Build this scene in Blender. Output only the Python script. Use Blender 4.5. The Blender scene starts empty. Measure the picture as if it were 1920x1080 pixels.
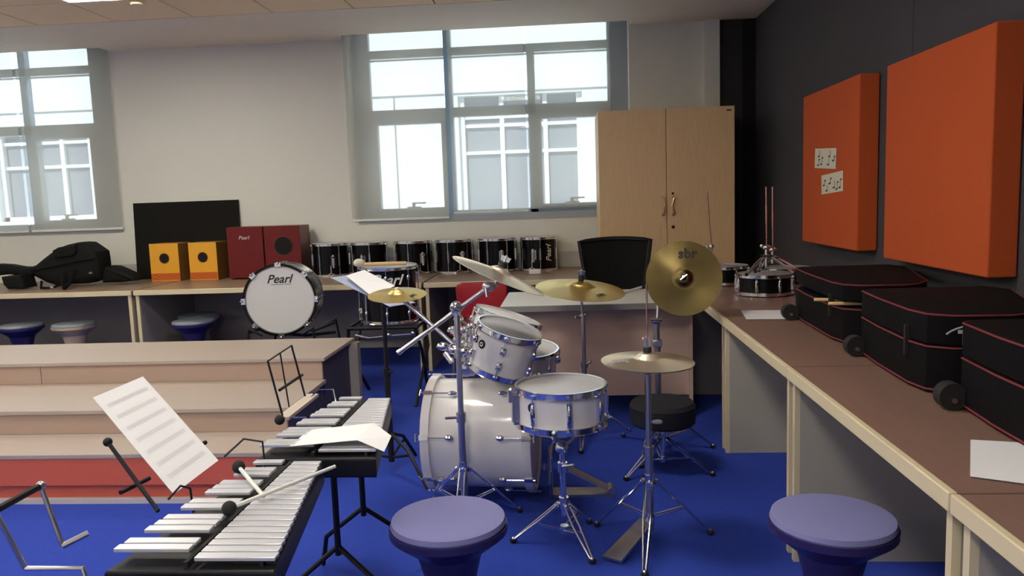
import bpy, bmesh, math, random
from mathutils import Matrix, Vector
random.seed(7)
S = bpy.context.scene
COL = S.collection
PI = math.pi
V = Vector

# ------------------------------------------------------------------ camera
cd = bpy.data.cameras.new('camera')
cam = bpy.data.objects.new('camera', cd)
COL.objects.link(cam)
cd.sensor_width = 36
cd.lens = 1450 / 1920 * 36
cd.clip_end = 200
cam.matrix_world = (Matrix.Translation((0, 0, 1.4)) @ Matrix.Rotation(math.radians(4.255), 4, 'Z')
                    @ Matrix.Rotation(math.radians(90 - 6.56), 4, 'X') @ Matrix.Rotation(math.radians(-1.99), 4, 'Z'))
S.camera = cam
# ------------------------------------------------------------------ world, sun, exposure
w = bpy.data.worlds.new('sky'); S.world = w; w.use_nodes = True
bg = w.node_tree.nodes['Background']
bg.inputs[0].default_value = (0.80, 0.90, 1.0, 1); bg.inputs[1].default_value = 1.7
sd = bpy.data.lights.new('sun', 'SUN'); sd.energy = 7.5; sd.angle = 0.02; sd.color = (1, 0.98, 0.95)
so = bpy.data.objects.new('sun', sd); COL.objects.link(so)
so.location = (0, -8, 14)
so.rotation_euler = V((0.25, 0.72, -0.75)).to_track_quat('-Z', 'Y').to_euler()
S.view_settings.view_transform = 'Standard'
S.view_settings.look = 'None'
S.view_settings.exposure = 0.15
S.view_settings.gamma = 1.0
S.view_settings.use_curve_mapping = False
TROFFER = 30.0            # radiance of the ceiling light panels

# ------------------------------------------------------------------ materials
MATS = {}
def mat(name, col, rough=0.5, metal=0.0, bump=0.0, bscale=60, var=0.0, vscale=6, spec=0.5, coat=0.0, emit=None, estr=0, aniso=None, stretch=None):
    m = bpy.data.materials.new(name); m.use_nodes = True
    nt = m.node_tree; b = nt.nodes['Principled BSDF']
    b.inputs['Base Color'].default_value = (*col, 1)
    b.inputs['Roughness'].default_value = rough
    b.inputs['Metallic'].default_value = metal
    b.inputs['Specular IOR Level'].default_value = spec
    b.inputs['Coat Weight'].default_value = coat
    if emit:
        b.inputs['Emission Color'].default_value = (*emit, 1); b.inputs['Emission Strength'].default_value = estr
    tc = None
    def coord(scl=None):
        nonlocal tc
        if tc is None: tc = nt.nodes.new('ShaderNodeTexCoord')
        out = tc.outputs['Object']
        if scl:
            mp = nt.nodes.new('ShaderNodeMapping'); mp.inputs['Scale'].default_value = scl
            nt.links.new(out, mp.inputs[0]); out = mp.outputs[0]
        return out
    if var > 0:
        n = nt.nodes.new('ShaderNodeTexNoise'); n.inputs['Scale'].default_value = vscale; n.inputs['Detail'].default_value = 5
        nt.links.new(coord(stretch), n.inputs['Vector'])
        mx = nt.nodes.new('ShaderNodeMix'); mx.data_type = 'RGBA'
        mx.inputs[6].default_value = (*[c * (1 - var) for c in col], 1); mx.inputs[7].default_value = (*[min(1, c * (1 + var)) for c in col], 1)
        nt.links.new(n.outputs[0], mx.inputs[0]); nt.links.new(mx.outputs[2], b.inputs['Base Color'])
    if bump > 0:
        n = nt.nodes.new('ShaderNodeTexNoise'); n.inputs['Scale'].default_value = bscale; n.inputs['Detail'].default_value = 3
        nt.links.new(coord(), n.inputs['Vector'])
        bp = nt.nodes.new('ShaderNodeBump'); bp.inputs['Strength'].default_value = bump; bp.inputs['Distance'].default_value = 0.004
        nt.links.new(n.outputs[0], bp.inputs['Height']); nt.links.new(bp.outputs[0], b.inputs['Normal'])
    MATS[name] = m
    return m

mat('wall_paint', (0.71, 0.71, 0.645), 0.85, bump=0.05, bscale=120, var=0.03, vscale=1.5)
mat('wall_lower', (0.50, 0.49, 0.46), 0.8)
mat('grey_fabric_wall', (0.058, 0.055, 0.062), 0.95, bump=0.3, bscale=500, var=0.12, vscale=3)
mat('dark_wall', (0.03, 0.03, 0.03), 0.9)
mat('black_wall', (0.006, 0.006, 0.006), 0.9)
mat('ceiling_tile', (0.90, 0.72, 0.46), 0.9, bump=0.15, bscale=300)
mat('ceiling_plaster', (0.80, 0.72, 0.60), 0.9, var=0.03)
mat('tile_gap_shade', (0.10, 0.08, 0.06), 0.9)  # dark colour stands in for shade in the gaps between tiles
mat('carpet', (0.016, 0.05, 0.40), 1.0, bump=0.5, bscale=600, var=0.15, vscale=40)
mat('lamp', (0.9, 0.9, 0.9), 0.5, emit=(1.0, 0.94, 0.82), estr=TROFFER)
mat('lamp_frame', (0.8, 0.78, 0.75), 0.4)
mat('alu', (0.34, 0.37, 0.40), 0.45, metal=0.2)
mat('alu_blue', (0.25, 0.36, 0.49), 0.4, metal=0.2)
mat('white_plastic', (0.75, 0.74, 0.70), 0.4)
mat('facade', (0.86, 0.88, 0.88), 0.8)
mat('facade_frame', (0.85, 0.86, 0.88), 0.6)
mat('facade_glass', (0.26, 0.28, 0.33), 0.25)
mat('facade_grey', (0.32, 0.33, 0.35), 0.7)
mat('counter_top', (0.27, 0.185, 0.125), 0.35, var=0.15, vscale=9, stretch=(1, 8, 1))
mat('counter_top_red', (0.235, 0.14, 0.11), 0.38, var=0.15, vscale=9, stretch=(8, 1, 1))
mat('cream_edge', (0.68, 0.58, 0.38), 0.5)
mat('panel_cream', (0.42, 0.39, 0.33), 0.55, var=0.05)
mat('under_panel', (0.34, 0.31, 0.29), 0.6, var=0.06)
mat('oak', (0.72, 0.50, 0.27), 0.45, var=0.14, vscale=14, stretch=(7, 7, 0.5))
mat('maple', (0.42, 0.35, 0.30), 0.45, var=0.07, vscale=8, stretch=(0.6, 5, 5))
mat('maple_riser', (0.42, 0.30, 0.24), 0.5, var=0.06, vscale=8, stretch=(0.6, 5, 5))
mat('riser_red', (0.62, 0.12, 0.07), 0.55)
mat('pale_strip', (0.55, 0.5, 0.48), 0.5)
mat('bench_side_shaded', (0.05, 0.05, 0.09), 0.6)  # dark navy puts the shade of the end faces into the colour
mat('orange_fabric', (0.52, 0.082, 0.014), 0.95, bump=0.25, bscale=700)
mat('orange_side', (0.20, 0.028, 0.008), 0.95)
mat('card', (0.66, 0.62, 0.50), 0.8)
mat('ink', (0.02, 0.02, 0.02), 0.7)
mat('grey_ink', (0.35, 0.36, 0.42), 0.8)
mat('paper', (0.80, 0.80, 0.82), 0.85)
mat('paper_blue', (0.36, 0.42, 0.55), 0.8)
mat('chrome', (0.78, 0.78, 0.80), 0.14, metal=1.0)
mat('dull_chrome', (0.55, 0.54, 0.55), 0.32, metal=1.0)
mat('copper_chrome', (0.60, 0.36, 0.30), 0.25, metal=1.0)
mat('black_lacquer', (0.004, 0.004, 0.005), 0.22, spec=0.22)
mat('black_shell_side', (0.25, 0.24, 0.23), 0.3)
mat('white_lacquer', (0.72, 0.70, 0.69), 0.16, coat=0.5)
mat('dark_shell', (0.16, 0.16, 0.2), 0.3)
mat('head_white', (0.74, 0.74, 0.74), 0.5, bump=0.03, bscale=200)
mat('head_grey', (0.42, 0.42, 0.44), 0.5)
mat('bronze', (0.93, 0.73, 0.27), 0.30, metal=1.0)
mat('bronze_dark', (0.135, 0.10, 0.04), 0.27, metal=1.0)
mat('bronze_pale', (0.88, 0.80, 0.64), 0.38, metal=1.0)
mat('black_metal', (0.007, 0.007, 0.009), 0.45, spec=0.3)
mat('black_rubber', (0.01, 0.01, 0.01), 0.8)
mat('black_cloth', (0.005, 0.005, 0.005), 0.9, spec=0.15, bump=0.3, bscale=200)
mat('bag_cloth', (0.006, 0.0065, 0.0055), 0.75, spec=0.2, bump=0.6, bscale=25)
mat('case_cloth', (0.0045, 0.004, 0.005), 0.85, spec=0.12, bump=0.3, bscale=90)
mat('piping', (0.20, 0.022, 0.032), 0.6)
mat('mesh_back', (0.010, 0.010, 0.0095), 0.85, spec=0.15, bump=0.4, bscale=600)
mat('foam_board', (0.012, 0.0115, 0.0095), 0.9, spec=0.15)
mat('cajon_yellow', (0.74, 0.36, 0.016), 0.45, var=0.05, vscale=10)
mat('cajon_side', (0.30, 0.14, 0.03), 0.5)
mat('flame_orange', (0.62, 0.12, 0.01), 0.5)
mat('flame_dark', (0.25, 0.06, 0.01), 0.5)
mat('cajon_red', (0.13, 0.007, 0.007), 0.45, spec=0.3, var=0.15, vscale=8, stretch=(8, 8, 0.7))
mat('cajon_red_side', (0.13, 0.04, 0.03), 0.4)
mat('hole_black', (0.003, 0.003, 0.003), 0.9)
mat('silver_print', (0.65, 0.63, 0.6), 0.5)
mat('stool_navy', (0.025, 0.018, 0.10), 0.35)
mat('stool_beige', (0.50, 0.40, 0.28), 0.4)
mat('stool_seat', (0.30, 0.34, 0.38), 0.85, bump=0.2, bscale=300)
mat('stool_fore', (0.20, 0.20, 0.42), 0.85, bump=0.2, bscale=300)
mat('chair_red', (0.42, 0.012, 0.02), 0.35)
mat('desk_white', (0.68, 0.66, 0.62), 0.4)
mat('desk_front', (0.52, 0.36, 0.29), 0.45, var=0.08, vscale=6, stretch=(0.5, 5, 5))
mat('stick_wood', (0.72, 0.50, 0.24), 0.5)
mat('felt_white', (0.72, 0.66, 0.52), 0.95)
mat('bar_metal', (0.62, 0.62, 0.66), 0.35, metal=0.35)
mat('tray_wood', (0.55, 0.47, 0.40), 0.5)
mat('throne_top', (0.022, 0.022, 0.028), 0.75, spec=0.2)
mat('brass_handle', (0.62, 0.46, 0.28), 0.3, metal=1)

# anisotropic-looking lathe rings on the cymbals
def rings(m, scale=260, strength=0.25):
    nt = m.node_tree; b = nt.nodes['Principled BSDF']
    tc = nt.nodes.new('ShaderNodeTexCoord'); wv = nt.nodes.new('ShaderNodeTexWave')
    wv.wave_type = 'RINGS'; wv.rings_direction = 'Z'; wv.inputs['Scale'].default_value = scale
    wv.inputs['Distortion'].default_value = 0.6
    bp = nt.nodes.new('ShaderNodeBump'); bp.inputs['Strength'].default_value = strength; bp.inputs['Distance'].default_value = 0.0012
    nt.links.new(tc.outputs['Object'], wv.inputs['Vector']); nt.links.new(wv.outputs[1], bp.inputs['Height'])
    nt.links.new(bp.outputs[0], b.inputs['Normal'])
    b.inputs['Anisotropic'].default_value = 0.7
    tg = nt.nodes.new('ShaderNodeTangent'); tg.direction_type = 'RADIAL'; tg.axis = 'Z'
    nt.links.new(tg.outputs[0], b.inputs['Tangent'])
for n in ('bronze', 'bronze_dark', 'bronze_pale'): rings(MATS[n])

# roller blind: open-weave screen fabric, half see-through
m = bpy.data.materials.new('blind'); m.use_nodes = True; nt = m.node_tree; nt.nodes.clear()
o = nt.nodes.new('ShaderNodeOutputMaterial'); tr = nt.nodes.new('ShaderNodeBsdfTransparent'); df = nt.nodes.new('ShaderNodeBsdfDiffuse')
tl = nt.nodes.new('ShaderNodeBsdfTranslucent'); m1 = nt.nodes.new('ShaderNodeMixShader'); m2 = nt.nodes.new('ShaderNodeMixShader')
df.inputs[0].default_value = (0.72, 0.71, 0.64, 1); tl.inputs[0].default_value = (0.55, 0.55, 0.5, 1)
m1.inputs[0].default_value = 0.35; m2.inputs[0].default_value = 0.42
nt.links.new(df.outputs[0], m1.inputs[1]); nt.links.new(tl.outputs[0], m1.inputs[2])
nt.links.new(tr.outputs[0], m2.inputs[1]); nt.links.new(m1.outputs[0], m2.inputs[2]); nt.links.new(m2.outputs[0], o.inputs[0])
MATS['blind'] = m
# window glass
m = bpy.data.materials.new('pane_glass'); m.use_nodes = True; nt = m.node_tree; nt.nodes.clear()
o = nt.nodes.new('ShaderNodeOutputMaterial'); tr = nt.nodes.new('ShaderNodeBsdfTransparent'); gl = nt.nodes.new('ShaderNodeBsdfGlossy'); m1 = nt.nodes.new('ShaderNodeMixShader')
gl.inputs['Roughness'].default_value = 0.02; tr.inputs[0].default_value = (0.93, 0.97, 0.97, 1); m1.inputs[0].default_value = 0.05
nt.links.new(tr.outputs[0], m1.inputs[1]); nt.links.new(gl.outputs[0], m1.inputs[2]); nt.links.new(m1.outputs[0], o.inputs[0])
MATS['pane_glass'] = m

# ------------------------------------------------------------------ mesh helpers
def frame(p, z, xh=(1, 0, 0)):
    """matrix at p whose local z points along z"""
    z = V(z).normalized(); x = V(xh); x = x - z * x.dot(z)
    if x.length < 1e-4: x = V((0, 1, 0)) - z * z.y
    x.normalize(); y = z.cross(x)
    M = Matrix((x, y, z)).transposed().to_4x4(); M.translation = V(p)
    return M

class MB:
    def __init__(s): s.v = []; s.f = []; s.m = []
    def add(s, vs, fs, mi=0, M=None):
        o = len(s.v)
        s.v += [tuple(M @ V(p)) if M else tuple(p) for p in vs]
        s.f += [tuple(i + o for i in f) for f in fs]; s.m += [mi] * len(fs)
        return s
    def box(s, x0, x1, y0, y1, z0, z1, mi=0, M=None):
        vs = [(x, y, z) for x in (x0, x1) for y in (y0, y1) for z in (z0, z1)]
        return s.add(vs, [(0, 1, 3, 2), (4, 6, 7, 5), (0, 4, 5, 1), (2, 3, 7, 6), (0, 2, 6, 4), (1, 5, 7, 3)], mi, M)
    def lathe(s, prof, mi=0, M=None, seg=40, close=False, arc=None):
        """prof: (r, z) pairs; closed at r=0 ends"""
        vs = []; n = len(prof)
        for r, z in prof:
            for k in range(seg):
                a = 2 * PI * k / seg; vs.append((r * math.cos(a), r * math.sin(a), z))
        fs = []
        for i in range(n - 1 + (1 if close else 0)):
            j = (i + 1) % n
            for k in range(seg):
                k2 = (k + 1) % seg
                fs.append((i * seg + k, i * seg + k2, j * seg + k2, j * seg + k))
        if not close:
            if prof[0][0] > 1e-6: fs.append(tuple(range(seg))[::-1])
            if prof[-1][0] > 1e-6: fs.append(tuple((n - 1) * seg + k for k in range(seg)))
        return s.add(vs, fs, mi, M)
    def cyl(s, p0, p1, r, mi=0, seg=16, r1=None):
        p0, p1 = V(p0), V(p1); L = (p1 - p0).length
        if L < 1e-6: return s
        return s.lathe([(r, 0), (r if r1 is None else r1, L)], mi, frame(p0, p1 - p0), seg)
    def tube(s, pts, r, mi=0, seg=8, closed=False):
        pts = [V(p) for p in pts]; n = len(pts); ring = []
        up = None; vs = []
        for i, p in enumerate(pts):
            if closed: d = (pts[(i + 1) % n] - pts[i - 1]).normalized()
            elif i == 0: d = (pts[1] - p).normalized()
            elif i == n - 1: d = (p - pts[i - 1]).normalized()
            else: d = ((pts[i + 1] - p).normalized() + (p - pts[i - 1]).normalized()).normalized()
            if up is None:
                up = V((0, 0, 1)) if abs(d.z) < 0.9 else V((1, 0, 0))
            u = (up - d * up.dot(d)).normalized(); w_ = d.cross(u); up = u
            rr = r[i] if isinstance(r, (list, tuple)) else r
            for k in range(seg):
                a = 2 * PI * k / seg; vs.append(p + (u * math.cos(a) + w_ * math.sin(a)) * rr)
        fs = []
        for i in range(n if closed else n - 1):
            j = (i + 1) % n
            for k in range(seg):
                k2 = (k + 1) % seg; fs.append((i * seg + k, i * seg + k2, j * seg + k2, j * seg + k))
        if not closed: fs += [tuple(range(seg))[::-1], tuple((n - 1) * seg + k for k in range(seg))]
        return s.add(vs, fs, mi)
    def ball(s, c, r, mi=0, sx=1, sy=1, sz=1, seg=16, M=None):
        n = 10; prof = [(r * math.sin(PI * i / n), -r * math.cos(PI * i / n)) for i in range(n + 1)]
        T = Matrix.Translation(V(c)) @ Matrix.Diagonal((sx, sy, sz, 1))
        return s.lathe([(max(a, 1e-5), b) for a, b in prof], mi, (M @ T) if M else T, seg)
    def quad(s, a, b, c, d, t, mi=0):
        """thin slab with corners a b c d, thickness t against its normal"""
        a, b, c, d = V(a), V(b), V(c), V(d); n = (b - a).cross(d - a).normalized() * t
        vs = [a, b, c, d, a - n, b - n, c - n, d - n]
        return s.add(vs, [(0, 1, 2, 3), (7, 6, 5, 4), (0, 4, 5, 1), (1, 5, 6, 2), (2, 6, 7, 3), (3, 7, 4, 0)], mi)
    def pillow(s, poly, t0, t1, rnd, M, mi=0, n=5):
        """outline poly (2D) lofted from t0 to t1 along local z with rounded rims"""
        def inset(d):
            out = []; N = len(poly)
            for i in range(N):
                p = V(poly[i]); a = V(poly[i - 1]); b = V(poly[(i + 1) % N])
                e1 = (p - a).normalized(); e2 = (b - p).normalized()
                n1 = V((-e1.y, e1.x)); n2 = V((-e2.y, e2.x)); nn = (n1 + n2)
                nn = nn.normalized() if nn.length > 1e-6 else n1
                out.append(p + nn * d)
            return out
        layers = []
        for i in range(n + 1):
            a = PI / 2 * i / n; layers.append((rnd * (1 - math.sin(a)), t0 + rnd * (1 - math.cos(a))))
        for i in range(n + 1):
            a = PI / 2 * (n - i) / n; layers.append((rnd * (1 - math.sin(a)), t1 - rnd * (1 - math.cos(a))))
        vs = []; N = len(poly)
        for d, z in layers:
            for q in inset(d): vs.append((q.x, q.y, z))
        fs = []
        for i in range(len(layers) - 1):
            for k in range(N):
                k2 = (k + 1) % N; fs.append((i * N + k, i * N + k2, (i + 1) * N + k2, (i + 1) * N + k))
        fs += [tuple(range(N))[::-1], tuple((len(layers) - 1) * N + k for k in range(N))]
        return s.add(vs, fs, mi, M)

ORG = {}
def build(name, mb, mats, parent=None, world=True, bevel=0, sharp=32, at=None):
    if isinstance(mats, str): mats = [mats]
    me = bpy.data.meshes.new(name)
    if parent is not None: off = ORG[parent.name] if world else V((0, 0, 0))
    elif at is not None: off = V(at)
    else:
        xs = [p[0] for p in mb.v]; ys = [p[1] for p in mb.v]; zs = [p[2] for p in mb.v]
        off = V(((min(xs) + max(xs)) / 2, (min(ys) + max(ys)) / 2, min(zs)))
    me.from_pydata([(p[0] - off.x, p[1] - off.y, p[2] - off.z) for p in mb.v], [], mb.f)
    for n in mats: me.materials.append(MATS[n])
    for p, i in zip(me.polygons, mb.m): p.material_index = i; p.use_smooth = True
    bm = bmesh.new(); bm.from_mesh(me); bmesh.ops.recalc_face_normals(bm, faces=bm.faces); bm.to_mesh(me); bm.free()
    me.set_sharp_from_angle(angle=math.radians(sharp))
    ob = bpy.data.objects.new(name, me); COL.objects.link(ob)
    if parent is not None:
        ob.parent = parent; ORG[ob.name] = ORG[parent.name]
    else: ob.location = off; ORG[ob.name] = off
    if bevel:
        b = ob.modifiers.new('bevel', 'BEVEL'); b.width = bevel; b.segments = 2; b.limit_method = 'ANGLE'
    return ob

def tag(o, label, cat, group=None, kind=None):
    if label: o['label'] = label
    if cat: o['category'] = cat
    if group: o['group'] = group
    if kind: o['kind'] = kind
    return o
def thing(name, label, cat, loc, group=None, M=None):
    o = bpy.data.objects.new(name, None); COL.objects.link(o); o.empty_display_size = 0.05
    if M is not None: o.matrix_world = M
    else: o.location = V(loc)
    ORG[o.name] = V(loc) if loc is not None else M.translation
    return tag(o, label, cat, group)
def struct(name, mb, mats, **k):
    o = build(name, mb, mats, **k); o['kind'] = 'structure'; return o
def dup(root, loc=None, label=None, rotz=None, M=None):
    r = root.copy(); COL.objects.link(r)
    if M is not None: r.matrix_world = M
    if loc is not None: r.location = V(loc)
    if rotz is not None: r.rotation_euler = (0, 0, rotz)
    if label: r['label'] = label
    def rec(a, b):
        for ch in list(a.children):
            c = ch.copy(); COL.objects.link(c); c.parent = b; rec(ch, c)
    rec(root, r)
    return r
def text(name, body, size, M, material, parent=None, world=True, shear=0.0, bold=0.0, ext=0.0006, align='CENTER'):
    cu = bpy.data.curves.new(name, 'FONT'); cu.body = body; cu.size = size; cu.shear = shear; cu.offset = bold
    cu.extrude = ext; cu.align_x = align; cu.align_y = 'CENTER'; cu.resolution_u = 3
    tmp = bpy.data.objects.new('tmp', cu); COL.objects.link(tmp)
    dg = bpy.context.evaluated_depsgraph_get(); dg.update()
    me = bpy.data.meshes.new_from_object(tmp.evaluated_get(dg)); bpy.data.objects.remove(tmp)
    me.name = name
    off = (ORG[parent.name] if world else V((0, 0, 0))) if parent is not None else V((0, 0, 0))
    me.transform(Matrix.Translation(-off) @ M)
    me.materials.clear(); me.materials.append(MATS[material])
    o = bpy.data.objects.new(name, me); COL.objects.link(o)
    if parent is not None: o.parent = parent; ORG[o.name] = ORG[parent.name]
    return o
def face(p, right, up):
    r = V(right).normalized(); u = V(up); u = (u - r * u.dot(r)).normalized(); n = r.cross(u)
    M = Matrix((r, u, n)).transposed().to_4x4(); M.translation = V(p); return M

# ================================================================== THE ROOM
XL, XR, YF, YB, ZC = -7.6, 1.74, -2.6, 7.35, 2.94
struct('floor', MB().box(XL - .2, XR + .2, YF - .2, YB + .25, -0.12, 0), 'carpet')
# ceiling: plaster margin, suspended tiles, dark backing for the shadow lines in the gaps
YP = 7.17      # a shallow blind pocket runs above each window
c = MB().box(XL - .2, XR + .2, YF - .2, YP, ZC + 0.012, ZC + 0.2, 2).box(XL - .2, XR + .2, YP, YB + .25, ZC + 0.12, ZC + 0.2, 1)
c.box(XL, XR, 6.24, YP, ZC, ZC + 0.02, 1)
for xa, xb in ((XL, -7.03), (-4.335, -2.07), (.615, XR)): c.box(xa, xb, YP, YB, ZC, ZC + 0.12, 1)
tx0, tdx, tdy = -3.61, 0.655, 0.60
LAMPS = [(0, 0), (0, 4), (0, 8), (0, 12), (4, 4), (4, 8), (4, 12), (-4, 2), (-4, 6), (-4, 10)]  # rear panel of each row is added, unseen, to brighten camera-facing surfaces
ix0 = int(math.floor((XL - tx0) / tdx)); 
xs_ = [tx0 + i * tdx for i in range(-7, 9)]
for i in range(-7, 9):
    for j in range(0, 15):
        x0 = tx0 + i * tdx; y1 = 6.24 - j * tdy
        xa, xb, ya, yb = max(XL, x0 + .006), min(XR, x0 + tdx - .006), max(YF, y1 - tdy + .006), y1 - .006
        if xb - xa < .02 or yb - ya < .02 or (i, j - 1) in LAMPS: continue
        c.box(xa, xb, ya, yb, ZC + .002, ZC + 0.02, 0)
struct('ceiling', c, ['ceiling_tile', 'ceiling_plaster', 'tile_gap_shade'])
for n_, (i, j) in enumerate(LAMPS):
    x0 = tx0 + i * tdx; y1 = 6.24 - (j + 1) * tdy
    lbl = ('recessed square ceiling light glowing above the left window wall, beside the plaster edge' if n_ == 0 else
           ['', 'recessed ceiling light second from the window wall, middle row', 'recessed ceiling light third from the window wall, middle row', 'added unseen ceiling light at the rear of the middle row',
            'recessed ceiling light over the drum kit', 'recessed ceiling light second in the right row, near the camera', 'added unseen ceiling light at the rear of the right row',
            'recessed ceiling light over the seating steps, front of left row', 'recessed ceiling light in the middle of the left row', 'added unseen ceiling light at the rear of the left row'][n_])
    t = thing('ceiling_light', lbl, 'ceiling light', (x0 + tdx / 2, y1 - tdy / 2, ZC - .004), 'recessed square ceiling lights')
    f = MB(); a, b, p, q = x0 + .008, x0 + tdx - .008, y1 - tdy + .008, y1 - .008
    f.box(a, b, p, p + .02, ZC - .004, ZC + .012); f.box(a, b, q - .02, q, ZC - .004, ZC + .012)
    f.box(a, a + .02, p + .02, q - .02, ZC - .004, ZC + .012); f.box(b - .02, b, p + .02, q - .02, ZC - .004, ZC + .012)
    build('frame', f, 'lamp_frame', t)
    build('diffuser', MB().box(a + .02, b - .02, p + .02, q - .02, ZC, ZC + .008), 'lamp', t)
sm = MB().lathe([(0.0001, 0), (.045, 0), (.05, .012), (.05, .02), (.0001, .02)], 0, Matrix.Translation((-3.13, 5.72, ZC - .02)))
tag(build('smoke_detector', sm, 'ceiling_tile'), 'small round ceiling sensor beside the glowing light panel', 'sensor')

# back wall with two openings
W2 = (-2.03, 0.60); W1 = (-7.0, -4.37); ZS = 1.25; T = .27
b = MB()
def seg(x0, x1, z0, z1): b.box(x0, x1, YB, YB + T, z0, z1 + (.07 if z1 > 2 else 0))
seg(XL - .2, W1[0], 0, ZC + .05); seg(W1[1], W2[0], 0, ZC + .05); seg(W2[1], 1.41, 0, ZC + .05)
seg(W1[0], W1[1], 0, ZS); seg(W2[0], W2[1], 0, ZS)
struct('wall_back', b, 'wall_paint')
struct('trim_1', MB().box(1.27, 1.41, YB - .07, YB, 0, ZC), 'wall_paint', bevel=.004)
struct('wall_back_dark', MB().box(1.41, 1.62, YB - .02, YB + T, 0, ZC + .12).box(1.62, XR, YB - .015, YB + T, 0, ZC + .12, 1), ['dark_wall', 'black_wall'])
struct('wall_right', MB().box(XR, XR + .2, YF, 4.10, 0, ZC + .05).box(XR, XR + .2, 4.106, YB + T, 0, ZC + .05).box(XR + .003, XR + .2, 4.10, 4.106, 0, ZC), 'grey_fabric_wall')
struct('wall_left', MB().box(XL - .2, XL, YF, YB, 0, ZC + .05), 'wall_paint')
struct('wall_front', MB().box(XL - .2, XR + .2, YF - .2, YF, 0, ZC + .05), 'wall_paint')
struct('baseboard_back', MB().box(-5.6, .27, YB - .012, YB, .74, .89), 'wall_lower', bevel=.003)

def window(name, x0, x1, flip=False):
    """x0..x1 opening; three columns; frame at y 7.5"""
    y0, y1 = YB + .15, YB + .22
    f = MB()
    cols = [x0 + .17, x0 + .93, x0 + 1.72, x1 - .19]
    if flip: cols = [x0 + .19, x0 + .91, x1 - .98, x1 - .29]
    f.box(x0, cols[0], y0, y1, ZS, ZC + .1); f.box(cols[3], x1, y0, y1, ZS, ZC + .1)
    f.box(cols[0], cols[3], y0, y1, 2.78, 2.85); f.box(cols[0], cols[3], y0, y1, 2.20, 2.29)
    f.box(cols[0], cols[3], y0, y1, ZS, 1.31)
    f.box(cols[1 if not flip else 1] - .035, cols[1] + .035, y0 - .02, y1, ZS, 2.2, 1); f.box(cols[1] - .035, cols[1] + .035, y0 - .02, y1, 2.2, ZC + .1, 1)
    f.box(cols[2] - .035, cols[2] + .035, y0, y1, ZS, 2.78 if not flip else ZC + .1, 1 if flip else 0)
    # frame bead under the transom
    f.box(cols[0], cols[3], y0 + .01, y1 - .01, 2.755, 2.765)
    # casement sashes left and right
    sash = []
    for a, c_ in ((cols[0], cols[1] - .035), (cols[2] + .035, cols[3])):
        f.box(a, a + .05, y0 - .015, y1, 1.31, 2.2, 2); f.box(c_ - .05, c_, y0 - .015, y1, 1.31, 2.2, 2)
        f.box(a + .05, c_ - .05, y0 - .015, y1, 1.31, 1.345, 2); f.box(a + .05, c_ - .05, y0 - .015, y1, 2.15, 2.2, 2)
    w_ = struct(name, f, ['alu', 'alu_blue', 'alu'])
    g = MB().box(x0 + .02, x1 - .02, y0 + .03, y0 + .036, ZS, ZC + .1)
    p_ = build('glass', g, 'pane_glass', w_)
    for a, c_ in ((cols[0], cols[1]), (cols[2], cols[3])):
        h = MB(); xm = (a + c_) / 2
        h.box(xm - .07, xm + .07, y0 - .03, y0 - .012, 1.325, 1.36).box(xm - .015, xm + .015, y0 - .05, y0 - .03, 1.345, 1.39).box(xm - .015, xm + .12, y0 - .055, y0 - .04, 1.385, 1.40)
        build('window_handle', h, 'white_plastic', w_, bevel=.003)
    s_ = MB().box(x0 + .002, x1 - .002, YB - .002, YB + .15, ZS - .002, ZS + .02)
    build('window_sill', s_, 'alu_blue', w_)
    build('sill_edge_and_shadow', MB().box(x0 + .03, x1, YB - .012, YB - .002, ZS - .04, ZS + .02), 'alu', w_)  # grey sill face, also drawn as the shadow line under the left blind
    return w_
window('window_1', *W1, flip=True)
window('window_2', *W2)

def blind(x0, x1, zb, y, label, front):
    t = thing('roller_blind', label, 'roller blind', ((x0 + x1) / 2, y, zb), 'screen roller blinds over the windows')
    build('blind_fabric', MB().box(x0, x1, y - .0006, y + .0006, zb + .02, ZC + .10), 'blind', t)
    build('bottom_rail', MB().box(x0, x1, y - .007, y + .007, zb, zb + .022), 'white_plastic' if front else 'alu', t, bevel=.003)
    build('head_rail', MB().box(x0, x1, y - .012, y + .012, ZC + .10, ZC + .118), 'alu', t)
blind(-2.06, -1.115, 1.235, YB - .03, 'screen roller blind over the left third of the middle window, overlapping the wall', True)
blind(-1.085, -.365, 1.275, YB + .06, 'screen roller blind over the centre panes of the middle window', True)
blind(-.35, .43, 1.30, YB + .06, 'screen roller blind beside the oak cupboard, on the middle window', False)
blind(-5.29, -4.345, 1.235, YB - .03, 'screen roller blind on the left window, nearer the bare wall', True)
blind(-6.3, -5.32, 1.235, YB - .03, 'screen roller blind on the left window, cut by the photo edge', True)

# building across the way
fb = MB()
FY = 14.0
wins = [(-1.88, .30, 1.15, 3.27), (-10.6, -8.72, 1.1, 2.9), (-6.2, -5.2, 1.15, 3.27)]
zs = [-6, 1.15, 3.27, 9]
xsb = [-24, -10.7, -8.6, -1.9, .31, 20]
fb.box(-24, -10.7, FY, FY + .5, -6, 9); fb.box(-8.6, -1.9, FY, FY + .5, -6, 9); fb.box(.31, 20, FY, FY + .5, -6, 9)
fb.box(-10.7, -8.6, FY, FY + .5, -6, 1.3); fb.box(-10.7, -8.6, FY, FY + .5, 2.95, 9)
fb.box(-1.9, .31, FY, FY + .5, -6, 1.15); fb.box(-1.9, .31, FY, FY + .5, 3.25, 9)
fb.box(-24, 20, FY - .02, FY, 3.29, 3.31, 1); fb.box(-3.06, -3.04, FY - .02, FY, -6, 3.28, 1)
bl = thing('facade_building', 'bright white building seen through the windows', 'building', (0, FY, -6))
build('wall', fb, ['facade', 'facade_grey'], bl)
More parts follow.
